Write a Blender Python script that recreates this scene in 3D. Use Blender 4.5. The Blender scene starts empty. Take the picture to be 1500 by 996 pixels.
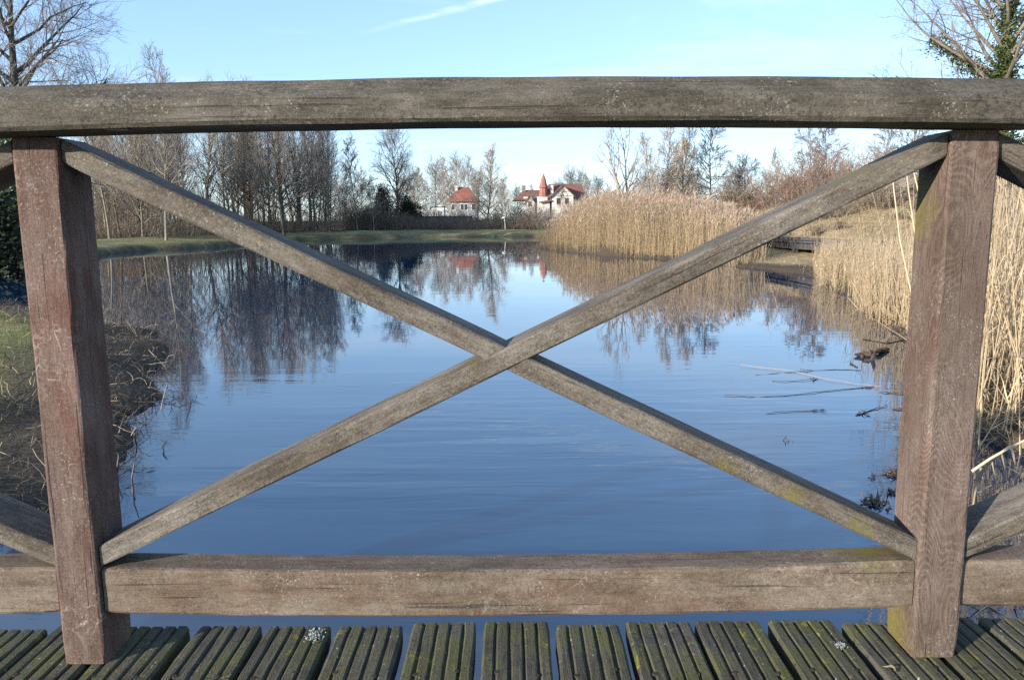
import bpy, math, random
import numpy as np
from mathutils import Vector, Matrix, noise

R = math.radians
sc = bpy.context.scene
COL = sc.collection

# ------------------------------------------------------------------ camera
F_PX, PITCH, ROLL, EYE = 1130.0, 8.8, -0.45, 0.97     # measured from the photo (1500 px wide)
WATER = -0.55                                          # deck boards' top is z = 0
cam_d = bpy.data.cameras.new('camera')
cam_d.sensor_width = 36.0
cam_d.lens = F_PX / 1500 * 36.0
cam_d.clip_start, cam_d.clip_end = 0.05, 5000
cam = bpy.data.objects.new('camera', cam_d)
COL.objects.link(cam)
CM = Matrix.Rotation(R(90 - PITCH), 3, 'X') @ Matrix.Rotation(R(ROLL), 3, 'Z')
cam.matrix_world = Matrix.Translation((0, 0, EYE)) @ CM.to_4x4()
sc.camera = cam


def ray(px, py):
    return CM @ Vector(((px - 750) / F_PX, (498 - py) / F_PX, -1))


def at_y(px, py, Y):
    d = ray(px, py)
    return d * (Y / d.y) + Vector((0, 0, EYE))


def at_z(px, py, Z):
    d = ray(px, py)
    return d * ((Z - EYE) / d.z) + Vector((0, 0, EYE))


def col_x(px, Y):
    return at_y(px, 330, Y).x


# ------------------------------------------------------------------ object helpers
class MB:
    """collects geometry for ONE mesh object"""

    def __init__(s):
        s.v, s.f, s.m = [], [], []

    def quad(s, a, b, c, d, mi=0):
        n = len(s.v)
        s.v += [tuple(a), tuple(b), tuple(c), tuple(d)]
        s.f.append((n, n + 1, n + 2, n + 3))
        s.m.append(mi)

    def tri(s, a, b, c, mi=0):
        n = len(s.v)
        s.v += [tuple(a), tuple(b), tuple(c)]
        s.f.append((n, n + 1, n + 2))
        s.m.append(mi)

    def poly(s, pts, mi=0):
        n = len(s.v)
        s.v += [tuple(p) for p in pts]
        s.f.append(tuple(range(n, n + len(pts))))
        s.m.append(mi)

    def box(s, c, size, rz=0.0, mi=0):
        cx, cy, cz = c
        hx, hy, hz = size[0] / 2, size[1] / 2, size[2] / 2
        n = len(s.v)
        co, si = math.cos(rz), math.sin(rz)
        for dz in (-hz, hz):
            for dx, dy in ((-hx, -hy), (hx, -hy), (hx, hy), (-hx, hy)):
                s.v.append((cx + dx * co - dy * si, cy + dx * si + dy * co, cz + dz))
        for f in ((0, 3, 2, 1), (4, 5, 6, 7), (0, 1, 5, 4), (1, 2, 6, 5), (2, 3, 7, 6), (3, 0, 4, 7)):
            s.f.append(tuple(n + i for i in f))
            s.m.append(mi)

    def tube(s, pts, rad, k=4, mi=0, cap=False):
        n0 = len(s.v)
        m = len(pts)
        ca = [(math.cos(6.2832 * j / k), math.sin(6.2832 * j / k)) for j in range(k)]
        for i, p in enumerate(pts):
            a = pts[i - 1] if i else p
            b = pts[i + 1] if i < m - 1 else p
            dx, dy, dz = b[0] - a[0], b[1] - a[1], b[2] - a[2]
            l = math.sqrt(dx * dx + dy * dy + dz * dz) or 1e-6
            dx, dy, dz = dx / l, dy / l, dz / l
            if abs(dz) < 0.95:
                ux, uy, uz = -dy, dx, 0.0
                q = math.hypot(ux, uy) or 1e-6
                ux, uy = ux / q, uy / q
            else:
                ux, uy, uz = 1 - dx * dx, -dx * dy, -dx * dz
                q = math.sqrt(ux * ux + uy * uy + uz * uz) or 1e-6
                ux, uy, uz = ux / q, uy / q, uz / q
            vx, vy, vz = dy * uz - dz * uy, dz * ux - dx * uz, dx * uy - dy * ux
            r = rad[i]
            for c, t in ca:
                s.v.append((p[0] + r * (c * ux + t * vx), p[1] + r * (c * uy + t * vy), p[2] + r * (c * uz + t * vz)))
        for i in range(m - 1):
            for j in range(k):
                j2 = (j + 1) % k
                s.f.append((n0 + i * k + j, n0 + i * k + j2, n0 + (i + 1) * k + j2, n0 + (i + 1) * k + j))
                s.m.append(mi)
        if cap:
            s.f.append(tuple(n0 + j for j in range(k))[::-1])
            s.m.append(mi)
            s.f.append(tuple(n0 + (m - 1) * k + j for j in range(k)))
            s.m.append(mi)

    def blade(s, p, d, L, w, bend=0.3, mi=0, n=2, side=None):
        """a narrow leaf: n segments bending over along direction bend"""
        p = Vector(p)
        d = Vector(d).normalized()
        if side is None:
            side = d.cross(Vector((0, 0, 1)))
            if side.length < 0.05:
                side = Vector((1, 0, 0))
        side = side.normalized()
        prev = (p - side * w / 2, p + side * w / 2)
        for i in range(n):
            d = (d + Vector((0, 0, -bend / n)) + Vector((d.x, d.y, 0)) * bend * 0.3).normalized()
            p = p + d * (L / n)
            ww = w * (1 - (i + 1) / n) * 0.75
            if i == n - 1:
                s.tri(prev[0], prev[1], p, mi)
            else:
                nxt = (p - side * ww / 2, p + side * ww / 2)
                s.quad(prev[0], prev[1], nxt[1], nxt[0], mi)
                prev = nxt

    def build(s, name, mats, parent=None, smooth=False, loc=None):
        me = bpy.data.meshes.new(name)
        me.from_pydata(s.v, [], s.f)
        if not isinstance(mats, (list, tuple)):
            mats = [mats]
        for m in mats:
            me.materials.append(m)
        if len(mats) > 1:
            me.polygons.foreach_set('material_index', s.m)
        if smooth:
            me.polygons.foreach_set('use_smooth', [True] * len(s.f))
        me.update()
        o = bpy.data.objects.new(name, me)
        COL.objects.link(o)
        if parent is not None:
            o.parent = parent
        if loc is not None:
            o.location = loc
        return o


def tag(o, label=None, cat=None, group=None, kind=None):
    if label:
        o['label'] = label
    if cat:
        o['category'] = cat
    if group:
        o['group'] = group
    if kind:
        o['kind'] = kind
    return o


def empty(name, loc=(0, 0, 0), parent=None):
    o = bpy.data.objects.new(name, None)
    COL.objects.link(o)
    o.location = loc
    o.empty_display_size = 0.1
    if parent is not None:
        o.parent = parent
    return o


# ------------------------------------------------------------------ materials
def new_mat(name, rough=0.8, spec=0.3):
    m = bpy.data.materials.new(name)
    m.use_nodes = True
    nt = m.node_tree
    b = nt.nodes['Principled BSDF']
    b.inputs['Roughness'].default_value = rough
    b.inputs['Specular IOR Level'].default_value = spec
    return m, nt, b


class NT:
    """short-hand for wiring nodes"""

    def __init__(s, nt):
        s.nt = nt

    def n(s, typ, **kw):
        o = s.nt.nodes.new(typ)
        for k, v in kw.items():
            setattr(o, k, v)
        return o

    def put(s, sock, val):
        if isinstance(val, bpy.types.NodeSocket):
            s.nt.links.new(val, sock)
        else:
            sock.default_value = val

    def noise(s, vec, scale, detail=4, rough=0.55, dist=0.0):
        o = s.n('ShaderNodeTexNoise')
        s.put(o.inputs['Vector'], vec)
        o.inputs['Scale'].default_value = scale
        o.inputs['Detail'].default_value = detail
        o.inputs['Roughness'].default_value = rough
        o.inputs['Distortion'].default_value = dist
        return o.outputs['Fac']

    def scale(s, vec, sc_, off=None):
        o = s.n('ShaderNodeMapping')
        s.put(o.inputs['Vector'], vec)
        o.inputs['Scale'].default_value = sc_
        if off is not None:
            s.put(o.inputs['Location'], off)
        return o.outputs['Vector']

    def math(s, op, a, b=0.0, c=0.0, clamp=False):
        o = s.n('ShaderNodeMath', operation=op, use_clamp=clamp)
        s.put(o.inputs[0], a)
        s.put(o.inputs[1], b)
        s.put(o.inputs[2], c)
        return o.outputs[0]

    def rng(s, v, a, b, c=0.0, d=1.0):
        o = s.n('ShaderNodeMapRange')
        o.clamp = True
        s.put(o.inputs[0], v)
        for i, x in enumerate((a, b, c, d)):
            o.inputs[i + 1].default_value = x
        return o.outputs[0]

    def mix(s, f, a, b, blend='MIX'):
        o = s.n('ShaderNodeMix', data_type='RGBA', blend_type=blend)
        s.put(o.inputs[0], f)
        for i, x in ((6, a), (7, b)):
            if isinstance(x, tuple) and len(x) == 3:
                x = (*x, 1)
            s.put(o.inputs[i], x)
        return o.outputs[2]

    def bump(s, h, strength=0.3, dist=0.01, normal=None):
        o = s.n('ShaderNodeBump')
        o.inputs['Strength'].default_value = strength
        o.inputs['Distance'].default_value = dist
        s.put(o.inputs['Height'], h)
        if normal is not None:
            s.put(o.inputs['Normal'], normal)
        return o.outputs['Normal']


def wood(name, c_dark, c_mid, c_grey, grey=0.5, mould=0.4, moss=(), crack=0.0, figure=0.0, red=None):
    """weathered hardwood: grain along the object's own X axis"""
    m, nt, b = new_mat(name, 0.8, 0.22)
    c_dark, c_mid, c_grey = [tuple(q * 0.80 for q in k) for k in (c_dark, c_mid, c_grey)]
    red = red and tuple(q * 0.82 for q in red)
    w = NT(nt)
    tc = w.n('ShaderNodeTexCoord').outputs['Object']
    pos = w.n('ShaderNodeNewGeometry').outputs['Position']
    rnd = w.n('ShaderNodeObjectInfo').outputs['Random']
    sh = w.n('ShaderNodeCombineXYZ')
    w.put(sh.inputs[0], w.math('MULTIPLY', rnd, 37.0))
    w.put(sh.inputs[1], w.math('MULTIPLY', rnd, 11.0))
    w.put(sh.inputs[2], w.math('MULTIPLY', rnd, 5.3))
    add = w.n('ShaderNodeVectorMath', operation='ADD')
    w.put(add.inputs[0], tc)
    w.put(add.inputs[1], sh.outputs[0])
    v = add.outputs[0]
    grain = w.noise(w.scale(v, (7, 85, 85)), 1.0, 6, 0.7, 0.5)
    fine = w.noise(w.scale(v, (45, 300, 300)), 1.0, 4, 0.75)
    blotch = w.noise(w.scale(v, (2.4, 8, 8)), 1.0, 6, 0.65)
    blotch2 = w.noise(w.scale(v, (6, 22, 22), (3.1, 7.7, 1.9)), 1.0, 6, 0.7)
    speck = w.noise(v, 260, 4, 0.8)
    c = w.mix(w.rng(grain, 0.32, 0.66), c_dark, c_mid)
    if red is not None:
        c = w.mix(w.rng(blotch, 0.4, 0.6, 0, 0.85), c, red)
    # silvery weathered film, worn through in streaks and specks
    film = w.math('ADD', w.math('MULTIPLY', blotch2, 0.5), w.math('MULTIPLY', speck, 0.5))
    c = w.mix(w.math('MULTIPLY', w.rng(film, 0.43, 0.60), grey), c, c_grey)
    if figure:
        # cathedral figure: contour lines of a smooth stretched field
        fld = w.noise(w.scale(v, (2.2, 8, 8), (1.1, 0.4, 2.0)), 1.0, 1.5, 0.35, 0.25)
        sn = w.math('SINE', w.math('ADD', w.math('MULTIPLY', fld, 430.0), w.math('MULTIPLY', w.noise(v, 60, 3, 0.6), 3.0)))
        c = w.mix(w.math('MULTIPLY', w.rng(sn, -0.3, 0.9), w.math('MULTIPLY', w.rng(w.noise(v, 9, 3), 0.3, 0.6, 0.35, 1), figure)), c, c_grey)
    stain = w.rng(w.noise(w.scale(v, (3.0, 5.5, 5.5), (9.1, 2.7, 5.9)), 1.0, 7, 0.7), 0.38, 0.66)
    c = w.mix(w.math('MULTIPLY', stain, 0.75), c, w.mix(1.0, c, (0.52, 0.48, 0.40), 'MULTIPLY'))
    # open pores and drying checks: short dark dashes along the grain
    c = w.mix(w.rng(fine, 0.56, 0.70, 0, 0.62), c, (c_dark[0] * 0.35, c_dark[1] * 0.35, c_dark[2] * 0.35))
    chk = w.noise(w.scale(v, (2.2, 150, 150), (0.7, 0.2, 4.4)), 1.0, 2, 0.5, 0.2)
    c = w.mix(w.rng(chk, 0.66, 0.72, 0, 0.7), c, (0.03, 0.024, 0.02))
    # black mould specks and pale crusty lichen dots
    md = w.math('MULTIPLY', w.rng(w.noise(v, 95, 6, 0.8), 0.50, 0.62), w.rng(w.noise(v, 7, 5, 0.65), 0.42, 0.58))
    c = w.mix(w.math('MULTIPLY', md, mould), c, (0.028, 0.027, 0.022))
    ld = w.math('MULTIPLY', w.rng(w.noise(v, 170, 4, 0.8), 0.57, 0.66), w.rng(w.noise(v, 11, 4, 0.65), 0.45, 0.6))
    c = w.mix(w.math('MULTIPLY', ld, 0.75), c, (0.38, 0.36, 0.31))
    if crack:
        # a few pale scratches and mineral veins, thinning out and breaking up
        vo = w.n('ShaderNodeTexVoronoi', feature='DISTANCE_TO_EDGE')
        nz = w.n('ShaderNodeTexNoise')
        w.put(nz.inputs['Vector'], v)
        nz.inputs['Scale'].default_value = 14
        nz.inputs['Detail'].default_value = 6
        ad = w.n('ShaderNodeVectorMath', operation='MULTIPLY_ADD')
        w.put(ad.inputs[0], nz.outputs['Color'])
        ad.inputs[1].default_value = (0.16, 0.16, 0.16)
        w.put(ad.inputs[2], v)
        w.put(vo.inputs['Vector'], ad.outputs[0])
        vo.inputs['Scale'].default_value = 17
        ln = w.rng(vo.outputs['Distance'], 0.006, 0.05, 1, 0)
        msk = w.math('MULTIPLY', w.rng(w.noise(v, 4.5, 3, 0.5), 0.55, 0.68), w.rng(w.noise(v, 40, 3, 0.6), 0.4, 0.6))
        c = w.mix(w.math('MULTIPLY', w.math('MULTIPLY', ln, msk), crack), c, (0.42, 0.36, 0.29))
    for (mx, my, mz, mr, ms) in moss:
        dv = w.n('ShaderNodeVectorMath', operation='DISTANCE')
        w.put(dv.inputs[0], pos)
        dv.inputs[1].default_value = (mx, my, mz)
        g = w.math('ADD', w.rng(dv.outputs['Value'], 0.0, mr, 1, 0), w.math('MULTIPLY', w.math('SUBTRACT', w.noise(v, 18, 6, 0.75), 0.5), 1.5))
        g = w.math('MULTIPLY', w.rng(g, 0.35, 0.95), w.rng(dv.outputs['Value'], mr * 0.5, mr, 1, 0))
        c = w.mix(w.math('MULTIPLY', g, ms), c, w.mix(w.noise(v, 150, 3), (0.085, 0.08, 0.015), (0.22, 0.185, 0.035)))
    w.put(b.inputs['Base Color'], c)
    h = w.math('ADD', w.math('MULTIPLY', grain, 0.6), w.math('ADD', w.math('MULTIPLY', fine, -0.5), w.math('MULTIPLY', speck, 0.5)))
    h = w.math('SUBTRACT', h, w.rng(chk, 0.66, 0.72, 0, 0.6))
    w.put(b.inputs['Normal'], w.bump(h, 0.7, 0.004))
    return m


def simple(name, cols, scale=3.0, rough=0.85, bump=0.0, stretch=(1, 1, 1), rand=0.25, spec=0.2, detail=4):
    """two or three colours mixed by noise, each object a little lighter or darker"""
    m, nt, b = new_mat(name, rough, spec)
    w = NT(nt)
    tc = w.n('ShaderNodeTexCoord').outputs['Object']
    v = w.scale(tc, stretch)
    nz = w.noise(v, scale, detail, 0.6)
    c = w.mix(w.rng(nz, 0.35, 0.65), cols[0], cols[1])
    if len(cols) > 2:
        c = w.mix(w.rng(w.noise(v, scale * 3.1, 3, 0.6), 0.52, 0.62), c, cols[2])
    if rand:
        hs = w.n('ShaderNodeHueSaturation')
        w.put(hs.inputs['Color'], c)
        w.put(hs.inputs['Value'], w.rng(w.n('ShaderNodeObjectInfo').outputs['Random'], 0, 1, 1 - rand, 1 + rand))
        c = hs.outputs['Color']
    w.put(b.inputs['Base Color'], c)
    if bump:
        w.put(b.inputs['Normal'], w.bump(nz, bump, 0.02))
    return m


def blades_mat(name, cols, scale=1.5, rough=0.7, transl=0.25):
    """thin plant matter: colour varies from stalk to stalk"""
    m, nt, b = new_mat(name, rough, 0.2)
    w = NT(nt)
    g = w.n('ShaderNodeNewGeometry')
    isl = g.outputs['Random Per Island']
    cr = w.n('ShaderNodeValToRGB')
    w.put(cr.inputs[0], isl)
    el = cr.color_ramp.elements
    for i, c in enumerate(cols):
        p = i / (len(cols) - 1)
        if i == 0:
            e = el[0]
        elif i == len(cols) - 1:
            e = el[-1]
        else:
            e = el.new(p)
        e.position = p
        e.color = (*c, 1)
    c = w.mix(w.rng(w.noise(g.outputs['Position'], scale, 3), 0.3, 0.7, 0, 0.35), cr.outputs[0], tuple(x * 0.6 for x in cols[len(cols) // 2]))
    w.put(b.inputs['Base Color'], c)
    if transl:
        t = w.n('ShaderNodeBsdfTranslucent')
        w.put(t.inputs['Color'], c)
        mx = w.n('ShaderNodeMixShader')
        mx.inputs[0].default_value = transl
        nt.links.new(b.outputs[0], mx.inputs[1])
        nt.links.new(t.outputs[0], mx.inputs[2])
        nt.links.new(mx.outputs[0], nt.nodes['Material Output'].inputs['Surface'])
    return m


M_POST_A = wood('reddish post wood', (0.085, 0.048, 0.038), (0.16, 0.09, 0.07), (0.29, 0.23, 0.195), 0.68, 0.3, crack=0.85,
                red=(0.15, 0.068, 0.05), moss=((-0.88, 1.73, 0.02, 0.10, 0.4),))
M_POST_B = wood('brown figured post wood', (0.10, 0.066, 0.052), (0.19, 0.134, 0.106), (0.31, 0.255, 0.215), 0.5, 0.3, figure=0.4, crack=0.0,
                red=(0.13, 0.068, 0.05), moss=((0.875, 1.70, 0.98, 0.13, 0.8), (0.875, 1.70, 1.06, 0.10, 0.6), (0.875, 1.68, 0.03, 0.13, 0.9), (0.93, 1.58, -0.01, 0.06, 0.5)))
M_RAIL = wood('grey handrail wood', (0.05, 0.041, 0.03), (0.108, 0.09, 0.066), (0.26, 0.235, 0.19), 0.62, 1.0, crack=0.1)
M_BRACE = wood('grey brace wood', (0.072, 0.058, 0.044), (0.155, 0.125, 0.096), (0.35, 0.315, 0.265), 0.72, 0.7, crack=0.1,
               moss=((0.6, 1.6, 0.37, 0.07, 0.6), (0.45, 1.6, 0.44, 0.06, 0.5), (0.75, 1.6, 0.29, 0.07, 0.6), (-0.075, 1.63, 0.65, 0.06, 0.9), (0.72, 1.68, 1.07, 0.15, 0.5)))
M_BEAM = wood('brown bottom rail wood', (0.10, 0.072, 0.05), (0.205, 0.152, 0.108), (0.36, 0.31, 0.245), 0.62, 0.65, crack=0.35,
              red=(0.185, 0.112, 0.076), moss=((0.80, 1.67, 0.225, 0.13, 1.0), (-1.05, 1.66, 0.22, 0.08, 0.6)))


def deck_mat():
    m, nt, b = new_mat('mossy deck board', 0.85, 0.2)
    w = NT(nt)
    tc = w.n('ShaderNodeTexCoord').outputs['Object']
    rnd = w.n('ShaderNodeObjectInfo').outputs['Random']
    sh = w.n('ShaderNodeCombineXYZ')
    w.put(sh.inputs[0], w.math('MULTIPLY', rnd, 53.0))
    w.put(sh.inputs[1], w.math('MULTIPLY', rnd, 17.0))
    add = w.n('ShaderNodeVectorMath', operation='ADD')
    w.put(add.inputs[0], tc)
    w.put(add.inputs[1], sh.outputs[0])
    v = add.outputs[0]
    grain = w.noise(w.scale(v, (8, 120, 120)), 1.0, 5, 0.7, 0.3)
    c = w.mix(w.rng(grain, 0.3, 0.7), (0.032, 0.03, 0.023), (0.11, 0.10, 0.078))
    c = w.mix(w.rng(w.noise(v, 3.5, 5, 0.7), 0.45, 0.7, 0, 0.75), c, (0.17, 0.16, 0.135))
    c = w.mix(w.rng(w.noise(v, 7, 5, 0.75), 0.43, 0.62, 0, 0.8), c, (0.085, 0.088, 0.022))
    c = w.mix(w.rng(w.noise(v, 60, 4, 0.8), 0.55, 0.68, 0, 0.8), c, (0.02, 0.02, 0.015))
    ms = w.math('MULTIPLY', w.rng(w.noise(v, 26, 4, 0.7), 0.58, 0.66), w.rng(w.noise(v, 4, 2), 0.5, 0.6))
    c = w.mix(ms, c, (0.22, 0.20, 0.015))
    li = w.math('MULTIPLY', w.rng(w.noise(v, 75, 3, 0.6), 0.66, 0.70), w.rng(w.noise(v, 5, 2), 0.45, 0.6))
    c = w.mix(w.math('MULTIPLY', li, 0.9), c, (0.42, 0.44, 0.40))
    w.put(b.inputs['Base Color'], c)
    h = w.math('ADD', grain, w.math('MULTIPLY', w.noise(v, 160, 4, 0.7), 0.8))
    w.put(b.inputs['Normal'], w.bump(h, 0.7, 0.006))
    return m


M_DECK = deck_mat()
M_SCREW = simple('dirty screw head', [(0.025, 0.02, 0.016), (0.06, 0.045, 0.035)], 300, 0.6)
M_LICHEN = simple('pale lichen', [(0.26, 0.28, 0.26), (0.42, 0.44, 0.41)], 200, 0.9)


def water_mat():
    m, nt, b = new_mat('pond water', 0.012, 0.5)
    w = NT(nt)
    b.inputs['IOR'].default_value = 2.0
    b.inputs['Base Color'].default_value = (0.003, 0.023, 0.056, 1)
    pos = w.n('ShaderNodeNewGeometry').outputs['Position']

    def ripples(ang, sx, sy, sc_, det, dist):
        mp = w.n('ShaderNodeMapping')
        w.put(mp.inputs['Vector'], pos)
        mp.inputs['Rotation'].default_value = (0, 0, R(ang))
        mp.inputs['Scale'].default_value = (sx, sy, 1)
        return w.noise(mp.outputs[0], sc_, det, 0.45, dist)
    # smooth long swell of wind ripples in patches, glassy water between them
    r1 = ripples(10, 0.42, 2.4, 1.05, 2, 0.6)
    r2 = ripples(-8, 0.6, 3.4, 1.9, 2, 0.8)
    patch = w.rng(w.noise(w.scale(pos, (0.20, 0.40, 1), (1.3, 0.2, 0)), 1.0, 3, 0.5), 0.45, 0.66, 0.06, 1.0)
    tiny = ripples(3, 1.0, 3.0, 7, 2, 0.3)
    h = w.math('ADD', w.math('MULTIPLY', w.math('ADD', r1, w.math('MULTIPLY', r2, 0.5)), patch), w.math('MULTIPLY', tiny, 0.035))
    # ripples only where the breeze reaches: the near water by the bridge, fading to a mirror farther out
    sxyz = w.n('ShaderNodeSeparateXYZ')
    w.put(sxyz.inputs[0], pos)
    calm = w.rng(sxyz.outputs[1], 3.6, 8.5, 1.0, 0.16)
    w.put(b.inputs['Normal'], w.bump(w.math('MULTIPLY', h, calm), 0.095, 0.1))
    return m


M_WATER = water_mat()
M_BARK = simple('grey brown bark', [(0.17, 0.142, 0.112), (0.27, 0.228, 0.178), (0.13, 0.13, 0.08)], 3, 0.9, 0.4, (1, 1, 0.3), 0.35)
M_BARK_DARK = simple('dark bark', [(0.06, 0.052, 0.042), (0.11, 0.095, 0.075), (0.065, 0.068, 0.04)], 3, 0.9, 0.4, (1, 1, 0.3), 0.2)
M_BARK_PALE = simple('pale bark', [(0.22, 0.18, 0.14), (0.34, 0.29, 0.235), (0.14, 0.12, 0.095)], 2, 0.9, 0.3, (1, 1, 0.3), 0.15)
M_TWIG = simple('twigs', [(0.195, 0.168, 0.138), (0.275, 0.238, 0.198)], 0.6, 0.9, 0, rand=0.3)
M_TWIG_DARK = simple('dark twigs', [(0.15, 0.128, 0.114), (0.22, 0.188, 0.165)], 0.6, 0.9, 0, rand=0.2)
M_TWIG_WARM = simple('warm twigs', [(0.28, 0.22, 0.16), (0.37, 0.30, 0.22)], 0.6, 0.9, 0, rand=0.2)
M_TWIG_RED = simple('red brown twigs', [(0.185, 0.125, 0.095), (0.27, 0.19, 0.145)], 0.6, 0.9, 0, rand=0.2)
M_IVY = blades_mat('ivy leaves', [(0.03, 0.05, 0.014), (0.06, 0.09, 0.024), (0.10, 0.13, 0.04)], 2, 0.45, 0.15)
M_CONIFER = blades_mat('dark evergreen', [(0.012, 0.017, 0.010), (0.02, 0.027, 0.014), (0.035, 0.042, 0.022)], 1, 0.7, 0.1)
M_BRUSH = blades_mat('undergrowth', [(0.10, 0.078, 0.058), (0.18, 0.14, 0.104), (0.26, 0.205, 0.15), (0.13, 0.115, 0.075)], 0.4, 0.9, 0.0)
M_REED = blades_mat('golden reed stalks', [(0.50, 0.37, 0.21), (0.66, 0.51, 0.32), (0.74, 0.60, 0.40), (0.40, 0.28, 0.16)], 0.8, 0.7, 0.2)
M_PLUME = blades_mat('reed plumes', [(0.34, 0.24, 0.175), (0.48, 0.355, 0.26), (0.60, 0.47, 0.35)], 0.8, 0.9, 0.3)
M_SEDGE = blades_mat('dead sedge', [(0.045, 0.031, 0.021), (0.10, 0.07, 0.046), (0.07, 0.05, 0.033), (0.22, 0.165, 0.11), (0.50, 0.41, 0.29), (0.085, 0.062, 0.038)], 1.2, 0.85, 0.15)
M_GRASS = blades_mat('green grass', [(0.085, 0.115, 0.028), (0.13, 0.165, 0.042), (0.20, 0.215, 0.07), (0.30, 0.25, 0.12)], 1.0, 0.6, 0.3)
M_GRASS_FAR = blades_mat('far bank grass', [(0.16, 0.165, 0.065), (0.24, 0.23, 0.095), (0.33, 0.30, 0.14), (0.38, 0.31, 0.18)], 0.3, 0.7, 0.3)
M_STRAW = blades_mat('dry grass', [(0.40, 0.30, 0.165), (0.56, 0.43, 0.26), (0.66, 0.53, 0.34), (0.28, 0.205, 0.12)], 0.5, 0.85, 0.2)
M_WETSTICK = simple('wet dark stick', [(0.03, 0.022, 0.016), (0.065, 0.048, 0.032)], 20, 0.5, 0, rand=0.3, spec=0.4)
M_DRYSTICK = simple('bleached reed stick', [(0.28, 0.215, 0.14), (0.38, 0.30, 0.20)], 20, 0.7, 0, rand=0.1)
M_LEAFLITTER = simple('brown leaf', [(0.07, 0.05, 0.04), (0.14, 0.10, 0.08)], 30, 0.6, 0, rand=0.2)
M_WALL = simple('cream render', [(0.52, 0.48, 0.42), (0.64, 0.60, 0.53)], 0.7, 0.9, 0, rand=0)
M_WALLGREY = simple('grey render', [(0.25, 0.25, 0.25), (0.34, 0.34, 0.33)], 0.7, 0.9, 0, rand=0)
M_WALLYEL = simple('yellowish brick', [(0.36, 0.30, 0.19), (0.46, 0.39, 0.25)], 1.2, 0.9, 0, rand=0)
M_WHITE = simple('white paint', [(0.70, 0.70, 0.68), (0.8, 0.8, 0.78)], 2, 0.6, 0, rand=0)
M_TIMBER = simple('dark timber frame', [(0.16, 0.125, 0.10), (0.22, 0.17, 0.14)], 3, 0.8, 0, rand=0)
M_FENCE = simple('dark weathered fence', [(0.03, 0.028, 0.025), (0.06, 0.055, 0.05)], 3, 0.9, 0, (1, 1, 0.2), rand=0)
M_JETTY = simple('weathered boardwalk timber', [(0.05, 0.046, 0.045), (0.10, 0.092, 0.09)], 3, 0.8, 0.2, (0.4, 3, 3), rand=0)
M_GREY = simple('bluish metal sheet', [(0.20, 0.22, 0.27), (0.25, 0.27, 0.32)], 2, 0.5, 0, rand=0)
M_PANE, _nt, _b = new_mat('dark window glass', 0.08, 0.5)
_b.inputs['Base Color'].default_value = (0.03, 0.035, 0.04, 1)


def tile_mat(name, c1, c2):
    m, nt, b = new_mat(name, 0.8, 0.25)
    w = NT(nt)
    tc = w.n('ShaderNodeTexCoord').outputs['Object']
    c = w.mix(w.rng(w.noise(tc, 0.8, 5, 0.7), 0.35, 0.65), c1, c2)
    wv = w.n('ShaderNodeTexWave', bands_direction='Z')
    w.put(wv.inputs['Vector'], tc)
    wv.inputs['Scale'].default_value = 1.4
    w.put(b.inputs['Base Color'], c)
    w.put(b.inputs['Normal'], w.bump(wv.outputs['Fac'], 0.5, 0.06))
    return m


M_TILE = tile_mat('red roof tiles', (0.20, 0.068, 0.045), (0.30, 0.108, 0.072))
M_TILE_DULL = tile_mat('dull brown roof tiles', (0.15, 0.072, 0.054), (0.22, 0.105, 0.08))

# ------------------------------------------------------------------ the pond's outline (world x, y)
shore_px_left = [(163, 690), (176, 655), (190, 640), (184, 616), (212, 600), (224, 578), (216, 548), (241, 534), (244, 510), (222, 488), (145, 475), (20, 443)]
shore_px_far = [(0, 386), (70, 381), (135, 377), (204, 368), (327, 362), (400, 355), (448, 352), (530, 350), (617, 348), (700, 347), (783, 347)]
shore_px_right = [(790, 363), (817, 367), (917, 377), (981, 380), (1075, 391), (1127, 396), (1196, 404), (1205, 419), (1245, 432), (1268, 462), (1300, 476), (1348, 520), (1400, 610), (1445, 655)]
L2 = lambda lst: [tuple(at_z(x, y, WATER)[:2]) for x, y in lst]
POND = ([(-3.2, -14), (-3.1, -4), (-3.2, 1.5), (-3.0, 2.8), (-2.55, 3.5), (-2.45, 4.2)] + L2(shore_px_left) + [(-15, 17.5), (-22, 24)] + L2(shore_px_far)
        + [(5, 70), (4.2, 60), (2.2, 51)] + L2(shore_px_right) + [(3.3, 4.72), (4.1, 4.3), (3.9, 3.0), (3.2, 1.5), (3.1, -4), (3.2, -14)])
PA = np.array(POND)
PB = np.roll(PA, -1, axis=0)


def shore_dist(x, y):
    """signed distance to the shoreline, positive on land"""
    x = np.asarray(x, float).ravel()
    y = np.asarray(y, float).ravel()
    d = np.full(x.shape, 1e9)
    inside = np.zeros(x.shape, bool)
    for (ax, ay), (bx, by) in zip(PA, PB):
        ex, ey = bx - ax, by - ay
        t = np.clip(((x - ax) * ex + (y - ay) * ey) / (ex * ex + ey * ey + 1e-12), 0, 1)
        d = np.minimum(d, np.hypot(x - ax - t * ex, y - ay - t * ey))
        cr = ((ay > y) != (by > y)) & (x < (bx - ax) * (y - ay) / ((by - ay) if by != ay else 1e-12) + ax)
        inside ^= cr
    return np.where(inside, -d, d)


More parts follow.
